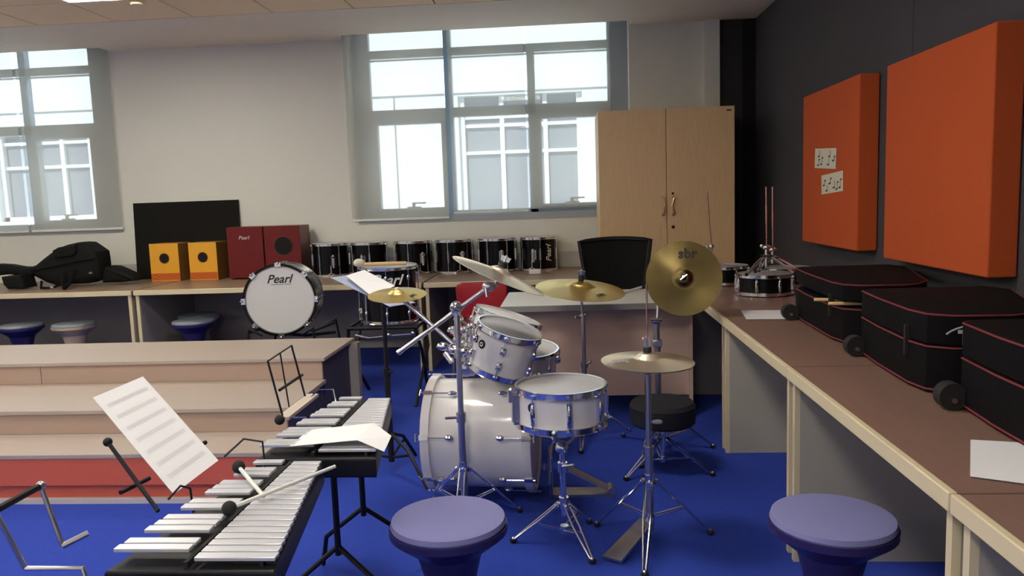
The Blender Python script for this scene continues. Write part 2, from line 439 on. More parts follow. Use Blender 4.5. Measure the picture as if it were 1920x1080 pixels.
for (xa, xb, za, zb, vs, hs) in ((-1.9, .31, 1.15, 3.25, (-1.13, -.35), (2.9 - .02, 2.73, 2.25)), (-10.7, -8.6, 1.3, 2.95, (-10.0, -9.45, -8.9), (2.75, 2.3))):
    wp = build('window', MB().box(xa, xb, FY + .2, FY + .24, za, zb), 'facade_glass', bl)
    g = MB()
    for x in vs: g.box(x - .04, x + .04, FY + .13, FY + .2, za, zb)
    for z in hs: g.box(xa, xb, FY + .14, FY + .2, z - .03, z + .03)
    g.box(xa, xa + .1, FY + .1, FY + .2, za, zb).box(xb - .1, xb, FY + .1, FY + .2, za, zb).box(xa, xb, FY + .1, FY + .2, za, za + .08)
    build('glazing_bar', g, 'facade_frame', wp)

# ================================================================== COUNTERS, CUPBOARD, PANELS
def counter(label, edge, units, topmat, group):
    pass
# back counter: three worktop units on upright panels
def back_unit(x0, x1, label):
    t = thing('counter_unit', label, 'counter', (x0, 6.25, 0), 'counter units along the window wall')
    build('worktop', MB().box(x0, x1, 6.252, YB - .001, .712, .74), 'counter_top', t)
    build('front_edge', MB().box(x0, x1, 6.235, 6.252, .70, .742), 'cream_edge', t, bevel=.003)
    for a in (x0 + .012, x1 - .036):
        p = build('side_panel', MB().box(a, a + .024, 6.27, YB - .03, 0, .71), 'panel_cream', t)
        build('panel_edge', MB().box(a - .002, a + .026, 6.252, 6.27, 0, .71), 'cream_edge', p)
    build('back_panel', MB().box(x0 + .04, x1 - .04, 7.2, 7.222, .12, .71), 'under_panel', t)
back_unit(-6.16, -3.69, 'open counter unit under the left window, three stools tucked below')
back_unit(-3.67, -1.21, 'open counter unit behind the white-headed bass drum, cajons on top')
back_unit(-1.19, .24, 'open counter unit with black toms on top, ending beside the oak cupboard')

def right_unit(y0, y1, label, xf=.80):
    t = thing('counter_unit', label, 'counter', (xf, (y0 + y1) / 2, 0), 'counter units along the grey wall')
    build('worktop', MB().box(xf + .02, XR - .001, y0, y1 - .003, .712, .74), 'counter_top_red', t)
    build('front_edge', MB().box(xf, xf + .02, y0, y1 - .003, .698, .742), 'cream_edge', t, bevel=.003)
    for a in (y0 + .02, y1 - .05):
        p = build('side_panel', MB().box(xf + .04, XR - .03, a, a + .024, 0, .71), 'panel_cream', t)
        build('panel_edge', MB().box(xf + .02, xf + .04, a - .001, a + .025, 0, .71), 'cream_edge', p)
    build('back_panel', MB().box(XR - .05, XR - .03, y0 + .06, y1 - .06, .1, .71), 'under_panel', t)
    return t
right_unit(.40, 1.655, 'nearest grey-wall counter unit, cut by the bottom of the photo')
right_unit(1.66, 2.905, 'grey-wall counter unit carrying the two nearer soft cases')
right_unit(2.91, 4.16, 'grey-wall counter unit under the case with drumsticks')
right_unit(4.165, 5.4, 'grey-wall counter unit carrying the snare drums and folded stands')
right_unit(5.405, 6.58, 'farthest grey-wall counter unit, in front of the oak cupboard')
for y in (1.658, 2.908, 4.162): pass

# oak cupboard
t = thing('storage_cupboard', 'tall light oak two-door cupboard standing against the window wall', 'cupboard', (.835, 6.98, 0))
x0, x1, y0, y1, H = .275, 1.395, 6.60, YB - .001, 2.1
y1 = YB - .08
build('body', MB().box(x0, x0 + .02, y0 + .02, y1, 0, H).box(x1 - .02, x1, y0 + .02, y1, 0, H).box(x0 + .02, x1 - .02, y0 + .02, y1, H - .02, H).box(x0 + .02, x1 - .02, y1 - .02, y1, 0, H - .02).box(x0 + .02, x1 - .02, y0 + .02, y1 - .02, .06, .08), 'oak', t)
for a, c_, hx, s in ((x0 + .001, .833, .80, 1), (.837, x1 - .001, .885, -1)):
    d = build('door', MB().box(a, c_, y0, y0 + .019, .02, H), 'oak', t, bevel=.002)
    build('handle', MB().tube([(hx, y0, 1.37), (hx + .008, y0 - .03, 1.36), (hx + .012 * s, y0 - .036, 1.30), (hx + .008, y0 - .03, 1.24), (hx, y0, 1.22)], .0095), 'brass_handle', d)
    if s == -1:
        build('lock', MB().cyl((hx, y0, 1.12), (hx, y0 - .008, 1.12), .014), 'black_metal', d)
        build('latch_button', MB().cyl((hx, y0, 1.40), (hx, y0 - .008, 1.40), .010), 'black_metal', d)
        build('badge', MB().box(1.33, 1.37, y0 - .002, y0, 2.06, 2.07), 'black_metal', d)

# orange acoustic panels on the grey wall
def acoustic(ya, yb, za, zb, label):
    t = thing('acoustic_panel', label, 'wall panel', (XR - .05, (ya + yb) / 2, za), 'square orange acoustic panels')
    build('fabric_face', MB().box(XR - .115, XR - .004, ya, yb, za, zb), 'orange_fabric', t, bevel=.006)
    return t
acoustic(4.49, 5.51, 1.04, 2.02, 'orange square acoustic panel farther along the wall, two cards pinned on it')
acoustic(3.12, 4.12, 1.03, 2.0, 'plain orange square acoustic panel nearest the camera, nothing pinned on it')

def card(yc, zc, s, label, marks, tilt):
    x = XR - .117
    t = thing('music_card', label, 'card', (x, yc, zc - s / 2), 'cards with music symbols pinned to the orange panel')
    M = face((x, yc, zc), (0, -1, -tilt * .05), (0, tilt * .05, 1))
    build('card_sheet', MB().box(-s * 1.6, s * 1.6, -s / 2, s / 2, 0, .0015, 0, M), 'card', t)
    mk = MB()
    for (u, v, h, k) in marks:
        u *= 3.2 * s; v *= s; h *= s
        mk.add([(u + .012 * math.cos(q) * 1.6, v + .006 * math.sin(q), .0022) for q in [2 * PI * i / 10 for i in range(10)]] , [tuple(range(10))], 0, M)
        mk.box(u + .012, u + .018, v, v + h, .0016, .0022, 0, M)
        if k: mk.box(u + .018, u + .04, v + h - .012, v + h - .004, .0016, .0022, 0, M)
    build('music_symbol', mk, 'ink', t)
card(5.04, 1.585, .125, 'pale card with printed music symbols, upper of two on the orange panel',
     [(-.3, .1, .3, 0), (-.33, -.35, .35, 1), (-.18, -.3, .4, 1), (.15, -.3, .35, 0), (.2, .1, .3, 0), (.38, -.1, .25, 1)], 1)
card(4.91, 1.43, .12, 'pale card with printed music symbols, lower of two on the orange panel',
     [(-.38, -.05, .3, 1), (-.25, -.35, .3, 0), (-.1, .0, .3, 1), (.1, -.25, .35, 0), (.22, -.35, .4, 1), (.36, -.3, .45, 1)], -1)

# ================================================================== SEATING STEPS
t = thing('stepped_seating', 'low three-tier wooden seating steps with a red lowest front', 'seating steps', (-4.3, 4.2, 0))
XE = -1.47; X0 = -6.9
tiers = [(3.46, 3.79, .0, .25), (3.79, 4.40, .0, .378), (4.40, 5.05, 0, .51)]
for i, (ya, yb, za, zb) in enumerate(tiers):
    yb2 = 5.03
    tier = build('tread', MB().box(X0, XE + .02, ya - .012, yb + (.0 if i < 2 else .0), zb - .022, zb), 'maple', t, bevel=.003)
    if i == 0:
        r = build('riser', MB().box(X0, XE, ya - .008, ya + .02, .095, zb - .022), 'riser_red', t); r['label'] = 'red lowest front board'
        r = build('riser', MB().box(X0, XE, ya + .02, ya + .035, .0, .125), 'riser_red', t); r['label'] = 'red recessed board under the lowest front'
        build('kick_strip', MB().box(X0, XE, ya - .004, ya + .02, 0, .026), 'pale_strip', t)
    else:
        build('riser', MB().box(X0, -3.22, ya, ya + .02, tiers[i - 1][3] + .0005, zb - .022).box(-3.216, XE, ya, ya + .02, tiers[i - 1][3] + .0005, zb - .022), 'maple_riser', t)
for (ya, yb, za, zb) in tiers: build('end_panel', MB().box(XE - .02, XE, ya + .036, yb - .0005, 0, zb - .022), 'bench_side_shaded', t)
build('back_panel', MB().box(X0, XE - .02, 5.01, 5.03, 0, .488), 'maple_riser', t)
build('corner_post', MB().box(XE + .0, XE + .06, 4.96, 5.03, 0, .488), 'under_panel', t)

# ================================================================== DRUMS
def add_lugs(t, r, h, nl, style, phase=0.0, zc=None):
    for k in range(nl):
        a = 2 * PI * k / nl + phase; R_ = Matrix.Rotation(a, 4, 'Z')
        m_ = MB()
        if style == 'bridge':
            m_.box(r, r + .015, -.009, .009, h * .2, h * .8, 0, R_)
            m_.ball((r + .014, 0, h * .5), .010, sz=4, M=R_, seg=8)
            m_.add(*cylv((r + .016, 0, .012), (r + .016, 0, h - .004), .0028), M=R_)
        elif style == 'long':
            m_.box(r, r + .012, -.007, .007, h * .32, h * .68, 0, R_)
            m_.add(*cylv((r + .017, 0, .006), (r + .017, 0, h - .002), .0032), M=R_)
        else:  # two short lugs and a rod each
            for z0, z1, e in ((.05, .085, -.0), (h - .085, h - .05, h)):
                q_ = MB().box(r, r + .016, -.010, .010, z0, z1, 0, R_)
                q_.ball((r + .014, 0, (z0 + z1) / 2), .012, sz=1.5, M=R_, seg=8)
                q_.add(*cylv((r + .016, 0, .004 if e == 0 else h - .05), (r + .016, 0, .05 if e == 0 else h - .002), .0035), M=R_)
                q_.box(r + .006, r + .02, -.01, .01, h - .016 if e else .004, h - .006 if e else .014, 0, R_)
                build('lug', q_, 'chrome', t, world=False)
            continue
        m_.box(r + .006, r + .02, -.01, .01, h - .016, h - .006, 0, R_)
        m_.box(r + .006, r + .02, -.01, .01, .004, .014, 0, R_)
        build('lug', m_, 'chrome', t, world=False)
def cylv(p0, p1, r, seg=8):
    m_ = MB(); m_.cyl(p0, p1, r, 0, seg); return m_.v, m_.f
def drum(name, label, cat, M, r, h, shell, head='head_white', hoop='chrome', nl=6, style='short', group=None, phase=.3, badge=None, hooph=.022, botmat=None, sidemat=None):
    """local z: from bottom head to batter head"""
    t = thing(name, label, cat, None, group, M=M)
    build('shell', MB().lathe([(r, .008), (r, h - .008)], 0, None, 56), shell, t, world=False)
    build('drum_head', MB().lathe([(.0001, h - .003), (r - .004, h - .003), (r + .003, h - .006), (r + .003, h - .014)], 0, None, 56), head, t, world=False)
    build('resonant_head', MB().lathe([(.0001, .003), (r - .004, .003), (r + .003, .006), (r + .003, .014)], 0, None, 56), botmat or head, t, world=False)
    for z0 in (h - hooph + .006, -.006):
        build('hoop', MB().lathe([(r + .004, z0), (r + .011, z0 + .001), (r + .008, z0 + .004), (r + .008, z0 + hooph - .004), (r + .012, z0 + hooph), (r + .003, z0 + hooph)], 0, None, 56, close=True), hoop, t, world=False)
    add_lugs(t, r, h, nl, style, phase)
    if badge is not None:
        R_ = Matrix.Rotation(badge, 4, 'Z')
        bd = MB().lathe([(.0001, 0), (.020, 0), (.020, .004), (.0001, .004)], 0, R_ @ Matrix.Translation((r - .001, 0, h * .62)) @ Matrix.Rotation(PI / 2, 4, 'Y'), 20)
        bo = build('badge', bd, 'black_metal', t, world=False)
        build('badge_ring', MB().lathe([(.006, 0), (.010, 0), (.010, .002), (.006, .002)], 0, R_ @ Matrix.Translation((r + .003, 0, h * .62)) @ Matrix.Rotation(PI / 2, 4, 'Y'), 20, close=True), 'chrome', bo, world=False)
    return t

# six black toms in a row on the counter
tom0 = None
TX = [(-2.235, 7.15, -.1), (-1.855, 7.13, -.6), (-1.445, 7.14, .15), (-1.06, 7.14, .05), (-.66, 7.15, -.2), (-.275, 7.16, -.7)]
TL = ['glossy black concert tom beside the red cajon, first of the row', 'glossy black concert tom directly behind the mallet on the tall drum',
      'glossy black concert tom third along the row from the red cajon', 'glossy black concert tom behind the upper tip of the tilted crash cymbal',
      'glossy black concert tom above the bell of the tilted crash cymbal', 'glossy black concert tom at the right end of the row, logo on its side']
for i, ((x, y, rz), l) in enumerate(zip(TX, TL)):
    if tom0 is None:
        tom0 = drum('concert_tom', l, 'drum', Matrix.Translation((x, y, .746)), .165, .295, 'black_lacquer', nl=6, style='long', group='black concert toms on the window counter')
        R_ = Matrix.Rotation(-PI / 2 + .5, 4, 'Z')
        mb_ = MB().box(.165, .185, -.022, .022, .10, .19, 0, R_); mb_.add(*cylv((.2, 0, .08), (.2, 0, .2), .012), M=R_); mb_.box(.18, .22, -.01, .01, .17, .185, 0, R_)
        build('mount_bracket', mb_, 'chrome', tom0, world=False)
        foot = MB().add(*cylv((.172, 0, .03), (.172, 0, .10), .006), M=Matrix.Rotation(-1.2, 4, 'Z'))
        foot.add(*cylv((.172, 0, .03), (.172, .04, .01), .005), M=Matrix.Rotation(-1.2, 4, 'Z')).add(*cylv((.172, 0, .03), (.172, -.04, .01), .005), M=Matrix.Rotation(-1.2, 4, 'Z'))
        build('strainer', foot, 'chrome', tom0, world=False)
        tom0.rotation_euler = (0, 0, rz)
        last = tom0
    else:
        last = dup(tom0, (x, y, .746), l, rz)
# logo on the end tom
an = -PI / 2 + .62
pz = V((-.275 + .1655 * math.cos(an), 7.16 + .1655 * math.sin(an), .90))
Mx = face(pz, (0, 0, 1), (math.sin(an), -math.cos(an), 0)) 
ORG[last.name] = V((0, 0, 0))
lg = text('logo', 'Pearl', .075, Matrix.Rotation(-.9, 4, 'Z') @ Matrix.Translation((0, 0, 0)) @ Matrix.Identity(4), 'silver_print', None, shear=.3, bold=.001)
lg.parent = last
Rl = last.rotation_euler.to_matrix().to_4x4()
lg.matrix_local = (Matrix.Translation(last.location) @ Rl).inverted() @ face(pz + V((math.cos(an), math.sin(an), 0)) * .004, (0, 0, 1), (math.sin(an), -math.cos(an), 0)) @ (Matrix.Rotation(-.9, 4, 'Z')).inverted()

# ---- black bass drum facing the camera, on a black cradle
ax = V((.16, -1, .03)).normalized()
cb = V((-2.14, 5.55, .715))
Mb = frame(cb - ax * .33, ax, (1, 0, 0))
t = thing('bass_drum', 'black bass drum, white logo head facing the room, on a cradle by the counter', 'drum', None, M=Mb)
R0, H0 = .252, .33
build('shell', MB().lathe([(R0, .01), (R0, H0 - .01)], 0, None, 64), 'black_lacquer', t, world=False)
hd = build('drum_head', MB().lathe([(.0001, H0), (R0 - .006, H0), (R0 + .001, H0 - .006), (R0 + .001, H0 - .02)], 0, None, 64), 'head_white', t, world=False)
build('rear_head', MB().lathe([(.0001, 0), (R0 - .006, 0), (R0 + .001, .006), (R0 + .001, .02)], 0, None, 64), 'head_white', t, world=False)
build('hoop', MB().lathe([(R0 + .002, H0 - .02), (R0 + .018, H0 - .02), (R0 + .018, H0 + .012), (R0 + .002, H0 + .012)], 0, None, 64, close=True), 'black_lacquer', t, world=False)
build('hoop', MB().lathe([(R0 + .002, -.012), (R0 + .018, -.012), (R0 + .018, .02), (R0 + .002, .02)], 0, None, 64, close=True), 'chrome', t, world=False)
for k in range(8):
    R_ = Matrix.Rotation(2 * PI * k / 8 + .0, 4, 'Z')
    m_ = MB().box(R0 + .010, R0 + .026, -.022, .022, H0 - .016, H0 + .018, 0, R_).box(R0 - .004, R0 + .026, -.022, .022, H0 + .012, H0 + .020, 0, R_)
    m_.add(*cylv((R0 + .022, 0, .0), (R0 + .022, 0, H0 + .03), .0035), M=R_).ball((R0 + .022, 0, H0 + .03), .01, M=R_, seg=8)
    m_.box(R0, R0 + .028, -.008, .008, .09, .13, 0, R_).box(R0, R0 + .028, -.008, .008, .20, .24, 0, R_)
    build('claw', m_, 'chrome', t, world=False)
# local frame: x right, y = z cross x
yax = (Mb.to_3x3() @ V((0, 1, 0)))
sgn = 1 if yax.z > 0 else -1
Mt = face((0, sgn * .155, H0 + .0012), (1, 0, 0), (0, sgn, 0))
text('logo', 'Pearl', .088, Mt, 'ink', hd, world=False, shear=.35, bold=.0015)
build('logo_underline', MB().box(-.06, .09, sgn * .117 - .0015, sgn * .117 + .0015, H0 + .0005, H0 + .0015), 'ink', hd, world=False)
# cradle
t = thing('drum_cradle', 'black tubular cradle stand holding the white-headed bass drum', 'drum stand', (-2.1, 5.6, 0))
for sx in (-1, 1):
    build('leg_frame', MB().tube([(-2.1 + sx * .30, 5.40, 0), (-2.1 + sx * .24, 5.42, .52), (-2.1 + sx * .15, 5.45, .47)], .012).tube([(-2.05 + sx * .30, 5.85, 0), (-2.05 + sx * .24, 5.82, .52), (-2.05 + sx * .15, 5.79, .47)], .012).tube([(-2.1 + sx * .235, 5.42, .50), (-2.05 + sx * .235, 5.82, .50)], .012), 'black_metal', t)
build('cross_bar', MB().tube([(-2.33, 5.42, .42), (-2.1, 5.44, .40), (-1.87, 5.42, .42)], .012), 'black_metal', t)
build('cross_bar', MB().tube([(-2.29, 5.82, .42), (-2.05, 5.82, .40), (-1.82, 5.82, .42)], .012), 'black_metal', t)
build('cross_bar', MB().tube([(-2.37, 5.41, .12), (-1.84, 5.41, .12)], .01), 'black_metal', t)

# ---- tall black marching drum with a mallet on top
Mm = frame((-1.29, 5.42, .575), (.02, -.03, 1), (1, 0, 0))
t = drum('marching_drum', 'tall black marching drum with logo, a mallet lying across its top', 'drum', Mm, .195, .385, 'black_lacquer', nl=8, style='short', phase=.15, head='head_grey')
ORG[t.name] = V((0, 0, 0))
for k in range(8):
    R_ = Matrix.Rotation(2 * PI * k / 8 + .15, 4, 'Z')
    build('tension_rod', MB().add(*cylv((.211, 0, .0), (.211, 0, .385), .004), M=R_), 'chrome', t, world=False)
ang = -PI / 2 + .16
ml = face((.197 * math.cos(ang), .198 * math.sin(ang), .305), (-math.sin(ang), math.cos(ang), 0), (0, 0, 1))
text('logo', 'Pearl', .10, ml, 'silver_print', t, world=False, shear=.35, bold=.002)
t = thing('mallet', 'wooden mallet with a fluffy white head lying on the tall black drum', 'mallet', (-1.3, 5.3, .975))
build('handle', MB().tube([(-1.44, 5.27, .985), (-1.12, 5.27, .985)], .013), 'stick_wood', t)
build('mallet_head', MB().ball((-1.45, 5.27, .996), .030, sx=1.4), 'felt_white', t)
# folding stand below
t = thing('drum_stand', 'black folding frame stand under the tall black drum', 'drum stand', (-1.31, 5.42, 0))
build('top_frame', MB().tube([(-1.55, 5.24, .54), (-1.06, 5.24, .54), (-1.06, 5.6, .54), (-1.55, 5.6, .54)], .014, closed=True).tube([(-1.31, 5.24, .54), (-1.31, 5.6, .54)], .012), 'black_metal', t)
for sx in (-1, 1):
    xx = -1.31 + sx * .235
    build('crossed_legs', MB().tube([(xx, 5.24, .54), (xx + .03 * sx, 5.30, .36), (xx - sx * .01, 5.66, 0)], .012).tube([(xx, 5.60, .54), (xx + .03 * sx, 5.54, .36), (xx + .0, 5.14, 0)], .012), 'black_metal', t)
build('hardware', MB().tube([(-1.5, 5.25, .49), (-1.4, 5.24, .47), (-1.28, 5.25, .48), (-1.1, 5.25, .49)], .008).ball((-1.27, 5.24, .49), .02, sx=1.5).ball((-1.09, 5.24, .50), .016), 'chrome', t)

# ================================================================== WHITE DRUM KIT
# bass drum, axis running away from the player's side
ax = V((-1, .06, 0)).normalized()
t = thing('bass_drum', 'large white bass drum lying on its side at the kit centre', 'drum', None, M=frame((-.178, 3.52, .312), ax, (0, 0, 1)))
R0, H0 = .253, .478
build('shell', MB().lathe([(R0, .012), (R0, H0 - .012)], 0, None, 72), 'white_lacquer', t, world=False)
build('drum_head', MB().lathe([(.0001, .004), (R0 - .006, .004), (R0 + .001, .008), (R0 + .001, .02)], 0, None, 72), 'head_white', t, world=False)
build('front_head', MB().lathe([(.0001, H0 - .004), (R0 - .006, H0 - .004), (R0 + .001, H0 - .008), (R0 + .001, H0 - .02)], 0, None, 72), 'head_white', t, world=False)
for z0 in (-.008, H0 - .032):
    build('hoop', MB().lathe([(R0 + .002, z0), (R0 + .016, z0), (R0 + .016, z0 + .04), (R0 + .002, z0 + .04)], 0, None, 72, close=True), 'white_lacquer', t, world=False, bevel=.002)
for k in range(8):
    R_ = Matrix.Rotation(2 * PI * k / 8 + PI / 16, 4, 'Z')
    for e, s in ((0, 1), (H0, -1)):
        m_ = MB().box(R0 + .012, R0 + .022, -.012, .012, min(e - .010 * s, e + .03 * s), max(e - .010 * s, e + .03 * s), 0, R_)
        m_.add(*cylv((R0 + .019, 0, e - .02 * s), (R0 + .019, 0, e + .13 * s), .003), M=R_).ball((R0 + .014, 0, e + .125 * s), .014, sz=1.5, M=R_, seg=10)
        m_.tube([R_ @ V((R0 + .019, -.018, e - .024 * s)), R_ @ V((R0 + .019, .018, e - .024 * s))], .004)
        build('claw', m_, 'chrome', t, world=False)
for sp in (MB().tube([(-.60, 3.34, .15), (-.67, 3.24, .006)], .008).ball((-.60, 3.34, .15), .022), MB().tube([(-.60, 3.70, .15), (-.68, 3.84, .006)], .008).ball((-.60, 3.70, .15), .022)):
    so_ = build('spur', sp, 'chrome', None, at=(0, 0, 0)); so_.parent = t; so_.matrix_local = frame((-.178, 3.52, .312), ax, (0, 0, 1)).inverted()

# rack toms
tilt1 = V((.26, -.22, 1)).normalized()
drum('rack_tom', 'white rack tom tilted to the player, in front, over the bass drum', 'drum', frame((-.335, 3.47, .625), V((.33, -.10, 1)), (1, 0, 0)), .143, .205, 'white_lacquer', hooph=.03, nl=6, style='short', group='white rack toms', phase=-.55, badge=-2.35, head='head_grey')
drum('rack_tom', 'white rack tom tilted away behind the front tom, mostly its chrome hoop showing', 'drum', frame((-.375, 3.86, .625), V((.34, .05, 1)), (1, 0, 0)), .162, .20, 'white_lacquer', nl=6, hooph=.032, style='short', group='white rack toms', phase=.2)
# tom holder on the bass drum
t = thing('tom_holder', 'chrome double tom holder rising from the bass drum', 'tom holder', (-.50, 3.60, .56))
build('post', MB().cyl((-.50, 3.60, .565), (-.50, 3.60, .80), .014).cyl((-.47, 3.64, .565), (-.47, 3.64, .80), .013).box(-.53, -.46, 3.56, 3.66, .575, .61), 'chrome', t)
build('arm', MB().tube([(-.50, 3.60, .78), (-.55, 3.55, .80), (-.50, 3.50, .72), (-.50, 3.49, .70)], .011), 'chrome', t)
build('arm', MB().tube([(-.47, 3.64, .79), (-.55, 3.75, .82), (-.56, 3.84, .76), (-.545, 3.86, .74)], .011), 'chrome', t)
for p in [(-.50, 3.60, .79), (-.47, 3.64, .80), (-.55, 3.55, .80), (-.55, 3.76, .82), (-.50, 3.60, .70), (-.50, 3.51, .74), (-.515, 3.60, .64), (-.53, 3.57, .75)]:
    cl = MB().ball(p, .021, sx=1.2, sz=.9).cyl((p[0], p[1], p[2]), (p[0], p[1] - .035, p[2]), .008).cyl((p[0] - .02, p[1] - .03, p[2]), (p[0] + .015, p[1] - .03, p[2] + .012), .006)
    build('clamp', cl, 'chrome', t)
# floor tom
Mf = frame((-.30, 4.14, .22), (0.05, -.08, 1), (1, 0, 0))
t = drum('floor_tom', 'white floor tom behind the rack toms, near the desk', 'drum', Mf, .205, .38, 'white_lacquer', nl=8, style='short', phase=.1)
for a in (-.9, 1.2, 3.3):
    R_ = Matrix.Rotation(a, 4, 'Z')
    build('leg', MB().add(*cylv((.225, 0, -.20), (.225, 0, .2), .006), M=R_).box(.2, .235, -.015, .015, .08, .13, 0, R_), 'chrome', t, world=False)
# snare
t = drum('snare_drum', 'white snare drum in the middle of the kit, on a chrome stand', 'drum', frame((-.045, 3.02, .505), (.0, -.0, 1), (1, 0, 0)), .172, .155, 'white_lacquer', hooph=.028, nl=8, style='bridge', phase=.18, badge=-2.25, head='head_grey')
R_ = Matrix.Rotation(PI + .25, 4, 'Z')
build('strainer', MB().box(.172, .20, -.018, .018, .02, .13, 0, R_).box(.19, .212, -.012, .012, .10, .15, 0, R_).ball((.20, 0, .145), .014, M=R_), 'dull_chrome', t, world=False)
t = thing('snare_stand', 'low chrome basket stand under the white snare', 'drum stand', (-.045, 3.02, 0))
bs = MB()
for a in (.4, .4 + 2 * PI / 3, .4 + 4 * PI / 3):
    e = V((math.cos(a), math.sin(a), 0)); p = V((-.045, 3.02, 0))
    bs.tube([p + V((0, 0, .40)), p + e * .12 + V((0, 0, .48)), p + e * .185 + V((0, 0, .485)), p + e * .197 + V((0, 0, .52))], .007)
    bs.ball(p + e * .197 + V((0, 0, .52)), .012)
build('basket', bs, 'dull_chrome', t)
build('post', MB().cyl((-.045, 3.02, .12), (-.045, 3.02, .42), .0125).cyl((-.045, 3.02, .30), (-.045, 3.02, .34), .02).tube([(-.045, 3.0, .33), (.0, 2.96, .35)], .006).ball((-.045, 3.02, .40), .028), 'chrome', t)
def tripod(t, c, rad, hub, ang0, foot=.012, double=True, mat_='chrome', low=.06, n=3):
    for k in range(n):
        a = ang0 + 2 * PI * k / n; e = V((math.cos(a), math.sin(a), 0)); s = V((-math.sin(a), math.cos(a), 0)); p = V(c)
        m_ = MB().cyl(p + e * .02 + V((0, 0, hub - .012)), p + e * .035 + V((0, 0, hub - .012)), .014)
        m_.ball(p + e * rad + V((0, 0, .018)), .009)
        for d in ((-.011, .011) if double else (0,)):
            m_.tube([p + e * .02 + s * d + V((0, 0, hub)), p + e * rad * .45 + s * d * 1.3 + V((0, 0, hub * .62)), p + e * rad + s * d * .4 + V((0, 0, .014))], .005 if double else .009, seg=6)
            m_.tube([p + e * .016 + s * d + V((0, 0, low)), p + e * rad * .55 + s * d * .8 + V((0, 0, hub * .5))], .004 if double else .007, seg=6)
        l = build('leg', m_, mat_, t)
        build('rubber_foot', MB().ball(p + e * rad + V((0, 0, foot)), foot, sx=1.3), 'black_rubber', l)
    build('hub', MB().cyl((c[0], c[1], hub - .02), (c[0], c[1], hub + .025), .02), mat_, t)
    build('leg_collar', MB().cyl((c[0], c[1], low - .015), (c[0], c[1], low + .015), .018), mat_, t)
tripod(t, (-.045, 3.02, 0), .21, .17, -PI / 3)

# kick pedal
t = thing('kick_pedal', 'chrome kick pedal with a slanting footboard beside the bass drum', 'pedal', (.03, 3.58, 0))
build('footboard', MB().quad((.17, 3.50, .035), (.17, 3.56, .035), (-.07, 3.62, .14), (-.07, 3.55, .14), .012), 'dull_chrome', t)
build('base_plate', MB().box(-.12, .19, 3.50, 3.60, .0, .012).cyl((.17, 3.49, .03), (.17, 3.57, .03), .016), 'dull_chrome', t)
build('frame', MB().tube([(-.11, 3.48, .0), (-.11, 3.48, .20), (-.11, 3.64, .20), (-.11, 3.64, 0)], .01), 'chrome', t)
build('beater', MB().tube([(-.11, 3.56, .20), (-.06, 3.56, .36)], .005).cyl((-.08, 3.56, .36), (-.04, 3.56, .37), .025), 'felt_white', t)

# ---- cymbals
def cymbal(name, label, c, n, r, m_, bell=.055, logo=None, la=0.0, lsize=.06, group=None, under=None):
    M = frame(c, n, (1, 0, 0))
    t = thing(name, label, 'cymbal', None, group, M=M)
    br = bell; bh = bell * .42; dome = r * .085
    prof = [(.006, bh + dome), (br * .45, bh * .93 + dome), (br * .8, bh * .5 + dome), (br, dome)]
    prof += [(br + (r - br) * k / 8, dome * (1 - (k / 8) ** 1.3)) for k in range(1, 9)]
    th = .0014
    low = [(a, z - th) for a, z in reversed(prof)]
    build('plate', MB().lathe(prof + low, 0, None, 72, close=True), m_, t, world=False, sharp=60)
    if logo:
        a = la; rr = r * .68; zz = dome * (1 - ((rr - br) / (r - br)) ** 1.3) + .001
        p = V((rr * math.cos(a), rr * math.sin(a), zz)); out = V((math.cos(a), math.sin(a), -.12)); rt = V((math.sin(a), -math.cos(a), 0))
        text('logo', logo, lsize, face(p + V((0, 0, .002)), rt, out), 'ink', t, world=False, bold=.001)
    return t
def nut(t, c, n, name='wing_nut'):
    c = V(c); n = V(n).normalized()
    m_ = MB().cyl(c - n * .02, c + n * .015, .016)
    build('felt', m_, 'black_rubber', t)
    s = n.cross(V((0, 1, 0))).normalized()
    build(name, MB().cyl(c + n * .015, c + n * .045, .006).quad(c + n * .02 - s * .018, c + n * .02 + s * .018, c + n * .04 + s * .022, c + n * .04 - s * .022, .004), 'chrome', t)

# crash on boom stand
nC = V((.46, .02, 1)).normalized(); cC = V((-.292, 3.2, 1.085))
cymbal('crash_cymbal', 'pale crash cymbal tipped steeply on the left boom stand', cC, nC, .207, 'bronze_pale', bell=.05)
t = thing('cymbal_stand', 'chrome boom stand at the front left of the kit, holding the tipped crash cymbal', 'cymbal stand', (-.475, 3.2, 0), 'chrome cymbal stands')
build('pole', MB().cyl((-.475, 3.2, .10), (-.475, 3.2, .50), .0165).cyl((-.475, 3.2, .48), (-.475, 3.2, .95), .0125).cyl((-.475, 3.2, .46), (-.475, 3.2, .50), .022).tube([(-.475, 3.2, .48), (-.54, 3.17, .485)], .006).cyl((-.475, 3.2, .74), (-.475, 3.2, .78), .019), 'dull_chrome', t)
build('boom_arm', MB().cyl((-.735, 3.2, .765), (-.34, 3.2, 1.035), .0095).cyl((-.735, 3.2, .765), (-.72, 3.2, .775), .012), 'dull_chrome', t)
build('clamp', MB().ball((-.475, 3.19, .955), .028).ball((-.475, 3.16, .955), .014).tube([(-.49, 3.15, .965), (-.455, 3.15, .945)], .006).cyl((-.475, 3.2, .92), (-.475, 3.2, .96), .018), 'chrome', t)
build('tilter', MB().ball((-.335, 3.2, 1.04), .022, sx=1.3).tube([(-.335, 3.2, 1.04), (-.30, 3.2, 1.045), cC - nC * .03], .008).tube([(-.345, 3.18, 1.035), (-.34, 3.17, 1.00)], .007).cyl(cC - nC * .04, cC + nC * .05, .005), 'dull_chrome', t)
nut(t, cC + nC * .045, nC)
tripod(t, (-.475, 3.2, 0), .26, .26, -PI / 2, low=.10)
